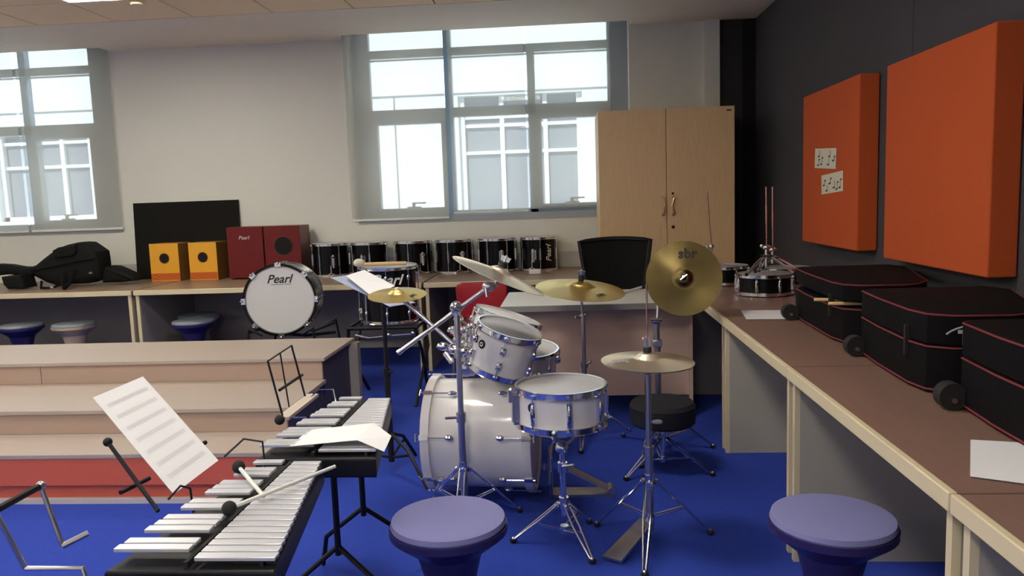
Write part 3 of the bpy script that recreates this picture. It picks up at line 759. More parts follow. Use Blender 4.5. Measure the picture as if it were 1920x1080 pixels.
# splash arm clamped to that stand
build('splash_arm', MB().cyl((-.475, 3.24, .765), (-.745, 3.30, 1.0), .0095), 'dull_chrome', t)
build('splash_clamp', MB().ball((-.49, 3.215, .775), .03, sx=1.4, sz=.8).ball((-.54, 3.2, .79), .018, sx=1.6).cyl((-.53, 3.19, .76), (-.50, 3.16, .73), .012).ball((-.45, 3.19, .77), .016), 'chrome', t)
nS = V((.02, -.15, 1)).normalized(); cS = V((-.748, 3.30, 1.003))
cymbal('splash_cymbal', 'small gold splash cymbal over the right end of the music stand papers', cS, nS, .127, 'bronze', bell=.035, logo='ZBT', la=-.5, lsize=.022)
build('felt', MB().cyl(cS + nS * .02, cS + nS * .032, .009), 'felt_white', t)

# ride
nR = V((.10, -.13, 1)).normalized(); cR = V((.062, 4.38, .875))
cymbal('ride_cymbal', 'wide gold ride cymbal, the largest, level behind the snare', cR, nR, .255, 'bronze', bell=.07, logo='ZBT', la=-.9, lsize=.035)
t = thing('cymbal_stand', 'straight chrome stand under the wide ride cymbal', 'cymbal stand', (.075, 4.4, 0), 'chrome cymbal stands')
build('pole', MB().cyl((.075, 4.4, .10), (.075, 4.4, .45), .015).cyl((.075, 4.4, .42), (.075, 4.4, .72), .0125).cyl((.075, 4.4, .7), (.065, 4.39, .86), .008).cyl((.075, 4.4, .42), (.075, 4.4, .45), .021).cyl((.075, 4.4, .70), (.075, 4.4, .73), .018).tube([(.06, 4.39, .715), (.03, 4.37, .72)], .008).tube([(.09, 4.39, .44), (.115, 4.37, .46)], .007), 'dull_chrome', t)
build('cymbal_rod', MB().cyl(cR - nR * .04, cR + nR * .07, .005), 'chrome', t)
nut(t, cR + nR * .07, nR)
tripod(t, (.075, 4.4, 0), .28, .22, .4)

# big crash facing the camera
nB = V((-.17, -1, .22)).normalized(); cB = V((.602, 4.1, .955))
cymbal('crash_cymbal', 'dark gold crash cymbal turned to face the camera, logo near its top', cB, nB, .198, 'bronze_dark', bell=.045)
cy = [o for o in bpy.data.objects if o.name.startswith('crash_cymbal')][-1]
ORG[cy.name] = V((0, 0, 0))
upv = V((0, 0, 1)); upv = (upv - nB * upv.dot(nB)).normalized(); rt = upv.cross(nB)
Ml = face(cB + upv * .128 + rt * .02 + nB * .012, rt, upv - nB * .0)
lg = text('logo', 'sbr', .075, frame(cB, nB, (1, 0, 0)).inverted() @ Ml, 'ink', None, bold=.002); lg.parent = cy
t = thing('cymbal_stand', 'chrome boom stand at the right of the kit, holding the cymbal that faces the camera', 'cymbal stand', (.468, 4.16, 0), 'chrome cymbal stands')
build('pole', MB().cyl((.468, 4.16, .10), (.468, 4.16, .62), .0165).cyl((.468, 4.16, .60), (.468, 4.16, .72), .012), 'dull_chrome', t)
build('sleeve', MB().cyl((.462, 4.15, .60), (.462, 4.15, .72), .017).box(.44, .49, 4.12, 4.17, .585, .62), 'dull_chrome', t, bevel=.003)
build('clamp', MB().ball((.462, 4.14, .725), .02, sx=1.5).tube([(.43, 4.12, .735), (.49, 4.12, .735)], .008), 'chrome', t)
build('boom_arm', MB().tube([(.468, 4.16, .72), (.475, 4.17, .82), (.56, 4.18, .94), cB - nB * .03], .008).cyl(cB - nB * .04, cB + nB * .045, .005), 'dull_chrome', t)
nut(t, cB + nB * .035, nB)
tripod(t, (.468, 4.16, 0), .30, .24, .1)

# hi-hat
t = thing('hi_hat_cymbals', 'pair of level brown-gold hi-hat cymbals with a printed logo', 'cymbal', (.298, 3.0, .72), None)
def plate(r, M, flip=1):
    br, bh, dome = .05, .022, .014
    prof = [(.006, bh + dome), (br * .45, bh * .93 + dome), (br * .8, bh * .5 + dome), (br, dome)] + [(br + (r - br) * k / 8, dome * (1 - (k / 8) ** 1.3)) for k in range(1, 9)]
    return MB().lathe(prof + [(a, z - .0014) for a, z in reversed(prof)], 0, M, 64, close=True)
ch = V((.298, 3.0, .752)); nH = V((.03, -.02, 1)).normalized()
tp = build('top_cymbal', plate(.181, frame(ch, nH)), 'bronze_pale', t, sharp=60)
build('bottom_cymbal', plate(.178, frame(ch - V((0, 0, .006)), -nH)), 'bronze_pale', t, sharp=60)
text('logo', 'ZBT', .04, face(ch + V((-.105, -.055, .0125)), (1, .1, -.03), (-.1, 1, .02)), 'grey_ink', tp, bold=.001)
t = thing('hi_hat_stand', 'chrome hi-hat stand with a tall thin pull rod', 'cymbal stand', (.298, 3.0, 0))
build('pole', MB().cyl((.298, 3.0, .05), (.298, 3.0, .40), .0165).cyl((.298, 3.0, .38), (.298, 3.0, .72), .0125).cyl((.298, 3.0, .37), (.298, 3.0, .41), .022), 'dull_chrome', t)
build('seat_cup', MB().cyl((.298, 3.0, .70), (.298, 3.0, .734), .012, r1=.028), 'black_rubber', t)
build('pull_rod', MB().cyl((.298, 3.0, .6), (.298, 3.0, 1.055), .0035), 'copper_chrome', t)
build('clutch', MB().cyl((.298, 3.0, .787), (.298, 3.0, .807), .016, 1).cyl((.298, 3.0, .807), (.298, 3.0, .852), .010).tube([(.298, 3.0, .842), (.28, 2.98, .847)], .005), ['chrome', 'black_rubber'], t)
tripod(t, (.298, 3.0, 0), .27, .27, -1.75, low=.12)
build('pedal_board', MB().quad((.10, 2.86, .02), (.17, 2.82, .02), (.31, 2.99, .10), (.26, 3.03, .10), .012), 'dull_chrome', t)

# throne
t = thing('drum_throne', 'low round black drum throne behind the hi-hat', 'drum throne', (.455, 3.86, 0))
build('seat', MB().lathe([(.0001, .245), (.15, .245), (.163, .258), (.166, .34), (.152, .36), (.0001, .366)], 0, Matrix.Translation((.455, 3.86, 0)), 48), 'throne_top', t)
build('badge', MB().ball((.41, 3.698, .30), .02, sx=1.4, sy=.15, sz=.6), 'grey_ink', t)
build('post', MB().cyl((.455, 3.86, .06), (.455, 3.86, .24), .014), 'chrome', t)
tripod(t, (.455, 3.86, 0), .25, .17, -.4)

# music stand left of kit
t = thing('music_stand', 'tall black music stand behind the bell kits, papers on its desk', 'music stand', (-.935, 3.8, 0))
build('pole', MB().cyl((-.935, 3.8, .08), (-.935, 3.8, .56), .015).cyl((-.935, 3.8, .54), (-.935, 3.8, .95), .0115).cyl((-.935, 3.8, .52), (-.935, 3.8, .57), .02).tube([(-.93, 3.79, .55), (-.90, 3.77, .555)], .006), 'black_metal', t)
for a in (-.75, 1.35, 3.45):
    e = V((math.cos(a), math.sin(a), 0)); p = V((-.935, 3.8, 0))
    l = build('leg', MB().tube([p + V((0, 0, .23)), p + e * .15 + V((0, 0, .17)), p + e * .30 + V((0, 0, .012))], .009).tube([p + V((0, 0, .10)), p + e * .17 + V((0, 0, .15))], .007), 'black_metal', t)
A, B, C_, D = V((-1.19, 3.92, 1.02)), V((-1.09, 3.97, 1.02)), V((-.80, 3.79, .915)), V((-.88, 3.68, .89))
build('desk', MB().quad(A, B, C_, D, .004), 'black_metal', t)
def sheet(name, pts, label, m_='paper', grp=None, lines=0):
    t = thing(name, label, 'paper', pts[3], grp)
    s_ = build('page', MB().quad(*pts, .0012), m_, t)
    if lines:
        a, b, c_, d = [V(p) for p in pts]; n = (b - a).cross(d - a).normalized() * .0006; q = MB()
        for k in range(lines):
            v0 = (k + 1) / (lines + 1)
            for j in range(5):
                v = v0 + (j - 2) * .008
                p = a.lerp(d, v); r_ = b.lerp(c_, v)
                e0, e1 = p.lerp(r_, .10), p.lerp(r_, .90); dn = (d - a).normalized() * .0006
                q.add([e0 + n, e1 + n, e1 + n + dn, e0 + n + dn], [(0, 1, 2, 3)])
        build('printed_staves', q, 'grey_ink', t)
    return t
up = V((0, 0, 1))
sheet('sheet_music', [A + V((-.03, -.05, .012)), A + V((.09, .06, .016)), D + V((.12, .07, .016)), D + V((.01, -.02, .012))], 'blue-tinted sheets at the bottom of the pile on the tall music stand', 'paper_blue', 'sheets on the tall music stand')
sheet('sheet_music', [V((-1.135, 3.86, 1.040)), V((-1.065, 3.96, 1.058)), V((-.875, 3.82, .985)), V((-.965, 3.70, .950))], 'white sheet on top of the pile on the tall music stand', 'paper', 'sheets on the tall music stand')

# ================================================================== BELL KITS
def bell_kit(label):
    """local: x to the player, y away, z=0 floor; naturals' left edge x=0, bars from y=-.31 to .31, top z=.66"""
    t = thing('bell_kit', label, 'bell kit', (0, 0, 0), 'metal bell kits on stands')
    Z = .66; n = 19; L = .62
    body = MB().pillow([(-.185, -.33), (.19, -.33), (.085, .33), (-.10, .33)], Z - .085, Z - .022, .01, None)
    build('case', body, 'black_metal', t)
    build('rail', MB().box(-.013, -.004, -.32, .32, Z - .022, Z - .007), 'black_rubber', t)
    build('rail', MB().add([(x_, y_, z_) for z_ in (Z - .022, Z - .011) for x_, y_ in ((.150, -.31), (.158, -.31), (.082, .31), (.074, .31))], [(0, 3, 2, 1), (4, 5, 6, 7), (0, 1, 5, 4), (1, 2, 6, 5), (2, 3, 7, 6), (3, 0, 4, 7)]), 'black_rubber', t)
    for k in range(n):
        y0 = -L / 2 + k * L / n; w_ = L / n - .0062; u = k / (n - 1)
        xr = .185 - .095 * u
        build('bar', MB().box(.006, xr, y0, y0 + w_, Z - .010, Z - .001), 'bar_metal', t, bevel=.0015)
    for k in range(n - 1):
        if k % 7 in (2, 6): continue
        y0 = -L / 2 + (k + 1) * L / n - .014; u = k / (n - 1)
        xl = -.185 + .09 * u
        build('bar', MB().box(xl, -.014, y0, y0 + .026, Z + .001, Z + .010), 'bar_metal', t, bevel=.0015)
    for y in (-.16, .16):
        build('stand_post', MB().tube([(.0, y, Z - .085), (.0, y, .25)], .011), 'black_metal', t)
    for sx, sy in ((-1, -1), (1, -1), (-1, 1), (1, 1)):
        build('leg', MB().tube([(0, sy * .16, .28), (sx * .16, sy * .20, .15), (sx * .20, sy * .26, .01)], .009), 'black_metal', t)
    return t
k2 = bell_kit('far metal bell kit with a white sheet across its bars, music stand behind it')
k2.location = (-.785, 2.555, 0)
k1 = dup(k2, (-.825, 1.84, 0), 'near metal bell kit with crossed mallets resting on its bars')
k3 = dup(k2, (-.88, 1.10, 0), 'nearest metal bell kit, only its far edge showing at the bottom of the photo')

def holder(dx, dy, label, tray=True):
    """wire music holder left of the bell kit (world coords of the far one, shifted)"""
    d = V((dx, dy, 0)); t = thing('music_holder', label, 'music holder', V((-1.05, 2.74, .60)) + d, 'wire music holders on the bell kits')
    P = lambda x, y, z: V((x, y, z)) + d
    build('back_frame', MB().tube([P(-1.03, 2.62, .66), P(-1.07, 2.62, .86), P(-1.07, 2.86, .87), P(-1.03, 2.86, .67)], .004, seg=6).tube([P(-1.05, 2.74, .66), P(-1.07, 2.74, .865)], .003, seg=6), 'black_metal', t)
    build('crossbar', MB().tube([P(-1.05, 2.66, .745), P(-1.05, 2.90, .745)], .006, seg=6), 'black_metal', t)
    if tray:
        build('tray', MB().box(-1.045 + dx, -1.0 + dx, 2.60 + dy, 2.93 + dy, .650, .662), 'tray_wood', t)
        build('tray_knob', MB().ball(P(-1.03, 2.59, .655), .018), 'black_rubber', t)
    build('hook_wire', MB().tube([P(-1.02, 2.88, .655), P(-.99, 2.90, .685), P(-.93, 2.90, .685), P(-.91, 2.88, .60)], .003, seg=6), 'chrome', t)
    build('hook_wire', MB().tube([P(-1.02, 2.62, .655), P(-.97, 2.60, .66), P(-.94, 2.60, .66), P(-.92, 2.60, .60)], .003, seg=6), 'chrome', t)
    return t
holder(0, 0, 'empty wire music holder with a wooden ledge on the far bell kit')
# near holder: tilted, carrying the large sheet
t = thing('music_holder', 'black wire music holder leaning back on the near bell kit, holding a long sheet', 'music holder', (-1.06, 1.95, .60), 'wire music holders on the bell kits')
build('side_rod', MB().tube([(-1.225, 1.90, .80), (-1.04, 1.79, .655)], .0055, seg=8).ball((-1.225, 1.90, .80), .012), 'black_metal', t)
build('crossbar', MB().tube([(-1.14, 1.80, .70), (-1.12, 1.90, .70)], .006, seg=8), 'black_metal', t)
build('crossbar', MB().tube([(-1.16, 2.225, .675), (-1.15, 2.28, .675)], .007, seg=8), 'black_metal', t)
build('hook_wire', MB().tube([(-1.04, 1.84, .665), (-1.02, 1.87, .69), (-1.0, 1.88, .68), (-.99, 1.87, .60)], .0035, seg=6), 'black_metal', t)
build('hook_wire', MB().tube([(-1.02, 2.13, .68), (-.99, 2.20, .71), (-.92, 2.17, .71), (-.90, 2.13, .60)], .0035, seg=6), 'black_metal', t)
sheet('sheet_music', [V((-1.352, 2.31, .883)), V((-1.352, 2.05, .883)), V((-1.04, 1.87, .668)), V((-1.04, 2.13, .668))], 'long white music sheet leaning in the holder of the near bell kit', 'paper', None, 7)
# nearest holder at the lower left
t = thing('music_holder', 'wire music holder at the bottom left of the photo, empty', 'music holder', (-1.1, 1.42, .60), 'wire music holders on the bell kits')
build('top_bar', MB().tube([(-1.13, 1.30, .83), (-1.12, 1.50, .835)], .0075), 'black_metal', t)
build('side_rod', MB().tube([(-1.13, 1.375, .83), (-1.10, 1.40, .70)], .005), 'dull_chrome', t)
build('side_rod', MB().tube([(-1.12, 1.495, .835), (-1.09, 1.50, .70)], .005).ball((-1.12, 1.495, .835), .010), 'dull_chrome', t)
build('hook_wire', MB().tube([(-1.10, 1.40, .70), (-.98, 1.40, .70), (-.96, 1.40, .60)], .005), 'dull_chrome', t)
build('hook_wire', MB().tube([(-1.09, 1.50, .70), (-1.05, 1.53, .715)], .007), 'dull_chrome', t)
# sheet across the far kit
sheet('sheet_music', [V((-.865, 2.42, .668)), V((-.65, 2.43, .685)), V((-.66, 2.26, .682)), V((-.87, 2.25, .668))], 'white sheet lying across the bars of the far bell kit', 'paper')
f2 = sheet('sheet_music', [V((-.65, 2.431, .685)), V((-.57, 2.33, .672)), V((-.57, 2.23, .655)), V((-.66, 2.261, .682))], 'drooping end sheet hanging past the bars of the far bell kit', 'paper')
def mallet(p0, p1, label):
    p0, p1 = V(p0), V(p1); t = thing('mallet', label, 'mallet', p0, 'mallets crossed on the near bell kit')
    build('handle', MB().tube([p0, p1], .0055), 'white_plastic', t)
    build('mallet_head', MB().ball(p0, .018), 'black_rubber', t)
mallet((-.925, 2.01, .690), (-.785, 1.835, .674), 'mallet pointing back on the near bell kit, its head by the wire hook')
mallet((-.83, 1.735, .684), (-.665, 2.045, .676), 'longer mallet lying diagonally along the near bell kit bars')

# ================================================================== DESK AND CHAIRS
t = thing('teacher_desk', 'wide desk with a pale top and brown front panel behind the drum kit', 'desk', (.17, 5.1, 0))
build('desktop', MB().box(-.43, .77, 4.72, 5.46, .715, .74), 'desk_white', t, bevel=.003)
build('top_edge', MB().box(-.432, .772, 4.712, 4.72, .705, .741), 'black_shell_side', t)
build('front_panel', MB().box(-.36, .755, 4.83, 4.85, .14, .714), 'desk_front', t)
for x in (-.40, .735): build('side_panel', MB().box(x, x + .022, 4.80, 5.42, 0, .714), 'desk_front', t)
st_ = build('white_stick', MB().tube([(.33, 5.15, .748), (.50, 5.40, .760)], .008), 'paper'); tag(st_, 'thin white stick lying on the pale desktop', 'paper roll')  # stick added to stand for an unidentified thin bright rod

t = thing('office_chair', 'black mesh-backed office chair behind the desk', 'office chair', (.35, 5.85, 0))
bk = MB(); N = 12
def bp(u, v, d=0):   # u -1..1, v 0 bottom..1 top
    hw = .205 + .06 * v
    x = .35 + u * hw; z = .66 + v * .40 + .018 * (1 - u * u) * v; y = 5.80 + .05 * (1 - u * u) + .04 * v + d
    return V((x, y, z))
g = MB()
for i in range(N):
    for j in range(8):
        u0, u1 = -1 + 2 * i / N, -1 + 2 * (i + 1) / N; v0, v1 = j / 8, (j + 1) / 8
        g.add([bp(u0, v0), bp(u1, v0), bp(u1, v1), bp(u0, v1)], [(0, 1, 2, 3)])
build('backrest', g, 'mesh_back', t)
loop = [bp(-1 + 2 * i / N, 1) for i in range(N + 1)] + [bp(1, 1 - j / 6) for j in range(1, 7)] + [bp(1 - 2 * i / N, 0) for i in range(1, N + 1)] + [bp(-1, j / 6) for j in range(1, 6)]
build('back_frame', MB().tube(loop, .017, closed=True), 'black_metal', t)
build('back_support', MB().tube([(.35, 5.88, .90), (.35, 5.93, .55), (.35, 5.80, .43)], .02), 'black_metal', t)
build('seat', MB().pillow([(.11, 5.36), (.59, 5.36), (.60, 5.80), (.10, 5.80)], .44, .52, .03, None), 'black_cloth', t)
build('gas_lift', MB().cyl((.35, 5.6, .08), (.35, 5.6, .44), .025), 'black_metal', t)
for k in range(5):
    a = 2 * PI * k / 5 + .3; e = V((math.cos(a), math.sin(a), 0)); p = V((.35, 5.6, 0))
    l = build('base_leg', MB().tube([p + V((0, 0, .11)), p + e * .28 + V((0, 0, .075))], .018), 'black_metal', t)
    build('caster', MB().cyl(p + e * .28 + V((-.012, 0, .028)), p + e * .28 + V((.012, 0, .028)), .028), 'black_rubber', l)

t = thing('plastic_chair', 'red plastic chair between the counter and the drum kit', 'chair', (-.68, 5.72, 0))
build('backrest', MB().pillow([(-.86, .50), (-.50, .50), (-.475, .72), (-.485, .755), (-.52, .772), (-.82, .772), (-.865, .755), (-.88, .72)], 0, .03, .012, Matrix.Translation((0, 5.93, 0)) @ Matrix.Rotation(PI / 2, 4, 'X')), 'chair_red', t)
build('seat', MB().pillow([(-.87, 5.48), (-.49, 5.48), (-.49, 5.90), (-.87, 5.90)], .43, .46, .013, None), 'chair_red', t)
build('back_strut', MB().box(-.80, -.56, 5.885, 5.915, .45, .52), 'chair_red', t)
for x, y in ((-.84, 5.51), (-.52, 5.51), (-.84, 5.87), (-.52, 5.87)): build('leg', MB().tube([(x, y, .43), (x * 1.0 + (.03 if x > -.68 else -.03), y + (.03 if y > 5.7 else -.03), 0)], .011), 'dull_chrome', t)

# ================================================================== STOOLS
def stool(label, loc, body, seat='stool_seat'):
    t = thing('round_stool', label, 'stool', (0, 0, 0), 'round hourglass stools')
    build('pedestal', MB().lathe([(.0001, 0), (.165, 0), (.165, .02), (.125, .10), (.085, .20), (.08, .26), (.10, .34), (.165, .392), (.18, .405), (.18, .425), (.0001, .425)], 0, None, 40), body, t)
    build('seat_pad', MB().lathe([(.0001, .425), (.172, .425), (.176, .432), (.172, .446), (.155, .45), (.0001, .45)], 0, None, 40), seat, t)
    t.location = V(loc); return t
s0 = stool('navy stool under the left window counter, cut off less than halfway by the photo edge', (-4.86, 6.46, 0), 'stool_navy')
s1 = stool('beige pedestal stool under the left window counter', (-4.37, 6.46, 0), 'stool_beige')
s2 = dup(s0, (-3.28, 6.46, 0), 'navy stool under the counter below the cajons, nearer the camera')
s3 = stool('pale stool just behind the navy stool below the cajons', (-3.42, 6.84, 0), 'stool_beige')
s4 = stool('round stool at the bottom centre of the photo, in front of the bass drum', (-.385, 2.235, 0), 'stool_navy', 'stool_fore')
s5 = dup(s4, (.752, 2.235, 0), 'round stool at the bottom right, beside the grey-wall counter')
s6 = stool('dark blue stool by the counter at the far left, almost wholly outside the photo', (-5.32, 6.2, 0), 'stool_navy')

# ================================================================== THINGS ON THE BACK COUNTER
Z = .742
# foam board
tag(build('black_board', MB().quad((-4.23, 7.295, Z + .002), (-3.17, 7.295, Z + .002), (-3.17, 7.335, 1.485), (-4.23, 7.335, 1.485), -.010), 'foam_board'), 'large matt black board leaning on the wall behind the cajons', 'board')
def ring_hole(parent, c, r, edge):
    b_ = build('sound_hole', MB().cyl((c[0], c[1] + .004, c[2]), (c[0], c[1] - .0012, c[2]), r, 0, 32), 'hole_black', parent)
    pts = [(c[0] + r * math.cos(2 * PI * k / 32), c[1] - .002, c[2] + r * math.sin(2 * PI * k / 32)) for k in range(32)]
    build('hole_rim', MB().tube(pts, .0035, closed=True, seg=6), edge, b_)
def small_cajon(x0, x1, y0, label):
    D_ = .255
    t = thing('cajon', label, 'cajon', ((x0 + x1) / 2, y0 + D_ / 2, Z), 'yellow cajons')
    build('body', MB().box(x0, x1, y0 + .004, y0 + D_, Z, Z + .355), 'cajon_side', t, bevel=.006)
    f = build('front_plate', MB().box(x0, x1, y0, y0 + .004, Z, Z + .355), 'cajon_yellow', t)
    build('flame_band', MB().box(x0, x1, y0 - .0015, y0, Z + .01, Z + .075), 'flame_orange', f)
    fm = MB()
    for row in range(4):
        pts = [(x0 + .006 + (x1 - x0 - .012) * k / 16, y0 - .002, Z + .02 + row * .015 + .006 * math.sin(k * (1.1 + .3 * row) + row * 2)) for k in range(17)]
        fm.tube(pts, .0017, seg=5)
    build('flame_lines', fm, 'flame_dark', f)
    ring_hole(f, ((x0 + x1) / 2, y0, Z + .215), .047, 'flame_dark')
small_cajon(-3.935, -3.655, 7.02, 'small yellow cajon with flame band, first beside the leaning black board edge')
small_cajon(-3.555, -3.285, 7.02, 'small yellow cajon with flame band, right next to the red cajons')
def big_cajon(x0, x1, y0, label, hole):
    D_ = .28
    t = thing('cajon', label, 'cajon', ((x0 + x1) / 2, y0 + D_ / 2, Z), 'tall red cajons')
    build('body', MB().box(x0, x1, y0 + .004, y0 + D_, Z + .012, Z + .485), 'cajon_red_side', t, bevel=.006)
    f = build('front_plate', MB().box(x0, x1, y0, y0 + .004, Z + .012, Z + .485), 'cajon_red', t)
    for px in (x0 + .03, x1 - .03):
        for py in (y0 + .03, y0 + D_ - .03): build('foot', MB().cyl((px, py, Z), (px, py, Z + .012), .016), 'black_rubber', t)
    if hole: ring_hole(f, ((x0 + x1) / 2 + .01, y0, Z + .30), .088, 'cajon_red_side')
    else: text('logo', 'Pearl', .05, face(((x0 + x1) / 2 - .01, y0 - .001, Z + .385), (1, 0, 0), (0, 0, 1)), 'silver_print', f, shear=.3)
big_cajon(-3.165, -2.825, 7.0, 'tall dark red cajon with a small printed logo, no hole', False)
big_cajon(-2.81, -2.47, 7.0, 'tall dark red cajon with a large round sound hole', True)

tag(build('tape_box', MB().box(-.345, -.245, 6.72, 6.78, Z, Z + .04), 'white_plastic', bevel=.004), 'tiny white box on the counter in front of the end tom', 'box')
# gig bag: outline in x,z lofted in depth
def xz(px, py, y=6.85):
    k = y / 6.9; return ((-4.48 + (px - 160) / 213 + (py - 453) * -.0003) * k, (1.14 - (py - 453) / 211))
t = thing('gig_bag', 'black padded guitar bag slumped on the window counter', 'gig bag', (-4.75, 6.8, Z))
MY = Matrix.Translation((0, 6.98, 0)) @ Matrix.Rotation(PI / 2, 4, 'X')
out = [(58, 497), (70, 493), (85, 482), (100, 472), (115, 462), (135, 456), (158, 452), (172, 453), (184, 461), (198, 471), (200, 485), (202, 505), (200, 524), (175, 532), (140, 533), (112, 535), (90, 528), (75, 520), (62, 513)]
build('body', MB().pillow([xz(*p) for p in out][::-1], 0, .26, .06, MY), 'bag_cloth', t)
MY2 = Matrix.Translation((0, 6.72, 0)) @ Matrix.Rotation(PI / 2, 4, 'X')
pk = [(113, 466), (125, 460), (160, 456), (162, 470), (155, 477), (130, 481), (116, 480)]
build('pocket', MB().pillow([xz(*p) for p in pk][::-1], -.02, .025, .018, MY2), 'bag_cloth', t)
nk = [(-40, 492), (-10, 489), (15, 491), (40, 496), (62, 497), (66, 512), (60, 516), (40, 515), (15, 510), (-10, 512), (-40, 515)]
build('neck', MB().pillow([xz(*p) for p in nk][::-1], 0, .13, .035, Matrix.Translation((0, 6.86, 0)) @ Matrix.Rotation(PI / 2, 4, 'X')), 'bag_cloth', t)
fl = [(20, 512), (60, 510), (66, 528), (68, 535), (45, 536), (32, 536), (24, 528)]
build('neck_pouch', MB().pillow([xz(*p) for p in fl][::-1], 0, .2, .03, Matrix.Translation((0, 6.80, 0)) @ Matrix.Rotation(PI / 2, 4, 'X')), 'bag_cloth', t)
build('zipper', MB().tube([(*[xz(68, 503)[0]], 6.705, xz(68, 503)[1]), (xz(110, 497)[0], 6.70, xz(110, 497)[1]), (xz(160, 488)[0], 6.70, xz(160, 488)[1]), (xz(196, 484)[0], 6.705, xz(196, 484)[1])], .006), 'black_cloth', t)
build('strap', MB().tube([(-4.80, 6.70, .80), (-4.74, 6.60, .752), (-4.62, 6.58, .752), (-4.55, 6.62, .78), (-4.58, 6.66, .84)], .011).tube([(-4.55, 6.66, .88), (-4.50, 6.56, .80), (-4.44, 6.48, .755), (-4.40, 6.50, .80), (-4.42, 6.62, .90)], .02), 'black_cloth', t)
build('buckle', MB().box(-4.63, -4.60, 6.565, 6.575, .748, .772), 'dull_chrome', t)
build('buckle', MB().box(-4.33, -4.30, 6.68, 6.70, .86, .875), 'dull_chrome', t)
t = thing('soft_bag', 'flat black soft bag lying against the guitar bag and the leaning board', 'bag', (-4.1, 6.85, Z))
o2 = [(203, 501), (218, 502), (232, 508), (247, 515), (262, 524), (264, 531), (235, 533), (198, 533), (196, 515)]
build('body', MB().pillow([xz(*p) for p in o2][::-1], 0, .2, .035, Matrix.Translation((0, 7.0, 0)) @ Matrix.Rotation(PI / 2, 4, 'X')), 'bag_cloth', t)

# ================================================================== THINGS ON THE RIGHT COUNTER
def soft_case(poly, z0, zm, z1, label, gap=.0, wheel=None):
    cx = sum(p[0] for p in poly) / len(poly); cyy = sum(p[1] for p in poly) / len(poly)
    t = thing('drum_bag', label, 'drum bag', (cx, cyy, z0), 'black wheeled drum bags with red piping')
    build('base', MB().pillow(poly, z0, zm, .012, None), 'case_cloth', t)
    lid = build('lid', MB().pillow(poly, zm + gap, z1, .012, None), 'case_cloth', t)
    for z, pr in ((z0 + .012, t), (zm - .004, t), (z1 - .006, lid)):
        build('piping', MB().tube([(p[0], p[1], z) for p in poly], .0032, closed=True, seg=6), 'piping', pr)
    wx, wy = wheel
    w_ = build('wheel', MB().cyl((wx, wy - .022, z0 + .04), (wx, wy + .022, z0 + .04), .04, 0, 24), 'black_rubber', t)
    build('axle', MB().cyl((wx, wy - .03, z0 + .03), (wx, wy + .03, z0 + .03), .008), 'dull_chrome', w_)
    build('buckle_strap', MB().box(poly[2][0] - .012, poly[2][0] + .012, poly[2][1] - .006, poly[2][1] + .006, zm - .05, zm + .05), 'black_rubber', t)
    return t
def outline(x0, x1, ya, yb):
    """x0 front edge, x1 near the wall, ya near end, yb far end; near end bowed"""
    p = [(x0 + .02, yb - .03), (x0 - .002, yb - .25), (x0 - .015, ya + .15), (x0 + .0, ya + .05), (x0 + .06, ya + .005), (x0 + .22, ya - .01), (x1 - .24, ya + .02),
         (x1 - .16, ya + .12), (x1, yb - .12), (x1 - .04, yb), (x0 + .05, yb)]
    return p
soft_case(outline(1.15, 1.68, 3.27, 4.10), .742, .895, 1.0, 'black drum bag with red piping, farthest of three, drumsticks poking from it', .026, (1.115, 3.98))
soft_case(outline(1.125, 1.66, 2.45, 3.13), .742, .895, 1.0, 'black drum bag with red piping, middle of three, white letters on its end', .0, (1.115, 3.08))
soft_case(outline(1.125, 1.67, 1.60, 2.35), .742, .895, 1.0, 'black drum bag with red piping, nearest of three, cut by the right photo edge', .0, (1.11, 2.31))
mid = bpy.data.objects['drum_bag.001']
text('letters', 'TP', .06, face((1.228, 2.446, .925), (1, .01, 0), (0, 0, 1)), 'silver_print', mid, bold=.003)
arc = [(1.25 + .11 * math.cos(a), 2.4465, .905 + .06 * math.sin(a)) for a in [PI * k / 16 for k in range(4, 14)]]
build('arc_print', MB().tube(arc, .003, seg=5), 'grey_ink', mid)
def dstick(p0, p1, label):
    p0, p1 = V(p0), V(p1); t_ = build('drumstick', MB().tube([p0, p0.lerp(p1, .8), p0.lerp(p1, .95), p1, p1 + (p1 - p0).normalized() * .01], [.0075, .0075, .0045, .0055, .002]), 'stick_wood')
    return tag(t_, label, 'drumstick', 'drumsticks in the farthest drum bag')
dstick((1.085, 3.50, .909), (1.27, 3.45, .909), 'pale drumstick poking from the farthest drum bag, the longer upper one')
dstick((1.105, 3.37, .909), (1.27, 3.33, .909), 'pale drumstick poking from the farthest drum bag, lying below the longer one')

sheet('paper_sheet', [V((.945, 4.32, .7432)), V((1.25, 4.28, .7432)), V((1.15, 3.985, .7432)), V((.905, 4.01, .7432))][::1], 'white sheet on the counter between the snare and the farthest drum bag')
sheet('paper_sheet', [V((1.02, 2.01, .7432)), V((1.22, 1.96, .7432)), V((1.06, 1.665, .7432)), V((.89, 1.75, .7432))], 'white sheet on the counter at the right edge of the photo')

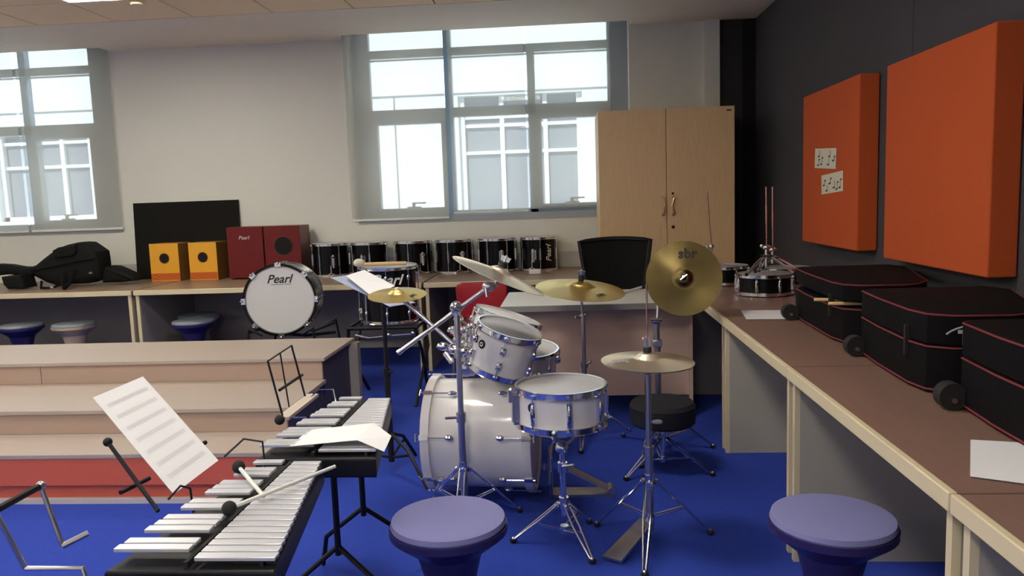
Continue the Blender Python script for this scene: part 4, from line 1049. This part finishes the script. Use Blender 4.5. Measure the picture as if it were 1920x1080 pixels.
drum('snare_drum', 'black snare drum with chrome hoops on the counter, folded stands above it', 'drum', Matrix.Translation((1.24, 5.0, .752)), .165, .12, 'black_lacquer', nl=8, style='bridge', group='black snare drums on the grey-wall counter', head='head_grey')
drum('snare_drum', 'black snare drum half hidden behind the cymbal that faces the camera', 'drum', Matrix.Translation((1.11, 5.62, .752)), .165, .12, 'black_lacquer', nl=8, style='bridge', group='black snare drums on the grey-wall counter', head='head_grey')
drum('snare_drum', 'black snare drum at the back against the grey wall, under the folded stands', 'drum', Matrix.Translation((1.50, 5.45, .752)), .165, .11, 'black_lacquer', nl=8, style='bridge', group='black snare drums on the grey-wall counter', head='head_grey')
def folded(cx, cy, z0, label, top, rot=0, hz=.12):
    t = thing('hi_hat_stand', label, 'cymbal stand', (cx, cy, z0), 'small stands on the counter with upright thin rods')
    build('rod', MB().cyl((cx, cy, z0 + hz), (cx - .005, cy, top), .0045).cyl((cx - .002, cy, z0 + hz + .17), (cx - .003, cy, z0 + hz + .28), .006), 'copper_chrome', t)
    build('tube', MB().cyl((cx, cy, z0 + .05), (cx, cy, z0 + hz + .03), .013).cyl((cx, cy, z0 + hz - .035), (cx, cy, z0 + hz - .028), .038, 1), ['chrome', 'black_rubber'], t)
    build('clamp', MB().ball((cx, cy, z0 + hz + .02), .018, sx=1.5).ball((cx - .03, cy, z0 + hz + .03), .012), 'chrome', t)
    for k in range(3):
        a = rot + 2 * PI * k / 3; e = V((math.cos(a), math.sin(a), 0)); s = V((-math.sin(a), math.cos(a), 0)); p = V((cx, cy, z0)); m_ = MB()
        for d in (-.01, .01): m_.tube([p + s * d + V((0, 0, hz * .85)), p + e * .08 + s * d * 1.2 + V((0, 0, hz * .5)), p + e * .17 + s * d * .4 + V((0, 0, .010))], .0055, seg=6)
        l = build('leg', m_, 'chrome', t); build('rubber_foot', MB().ball(p + e * .17 + V((0, 0, .012)), .012), 'black_rubber', l)
folded(1.325, 5.12, .876, 'chrome stand with an upright rod on the black snare, the right one', 1.42, -.4)
folded(1.235, 4.92, .876, 'chrome stand with an upright rod on the black snare, nearer the cupboard', 1.42, 3.7, .15)
t = thing('cymbal_stand', 'single thin copper-toned rod with a chrome ball in front of the cupboard', 'cymbal stand', (1.045, 5.7, .742))
build('rod', MB().cyl((1.05, 5.78, 1.02), (1.02, 5.78, 1.41), .006), 'copper_chrome', t)
build('ball_joint', MB().ball((1.05, 5.78, 1.0), .022).ball((1.02, 5.77, 1.0), .014), 'chrome', t)
build('base_tube', MB().cyl((1.05, 5.78, .88), (1.05, 5.78, 1.0), .009), 'chrome', t)
for k in range(3):
    a = 1.2 + 2 * PI * k / 3; e = V((math.cos(a), math.sin(a), 0)); p = V((1.05, 5.78, .876))
    build('leg', MB().tube([p + V((0, 0, .06)), p + e * .07 + V((0, 0, .006))], .006), 'chrome', t)
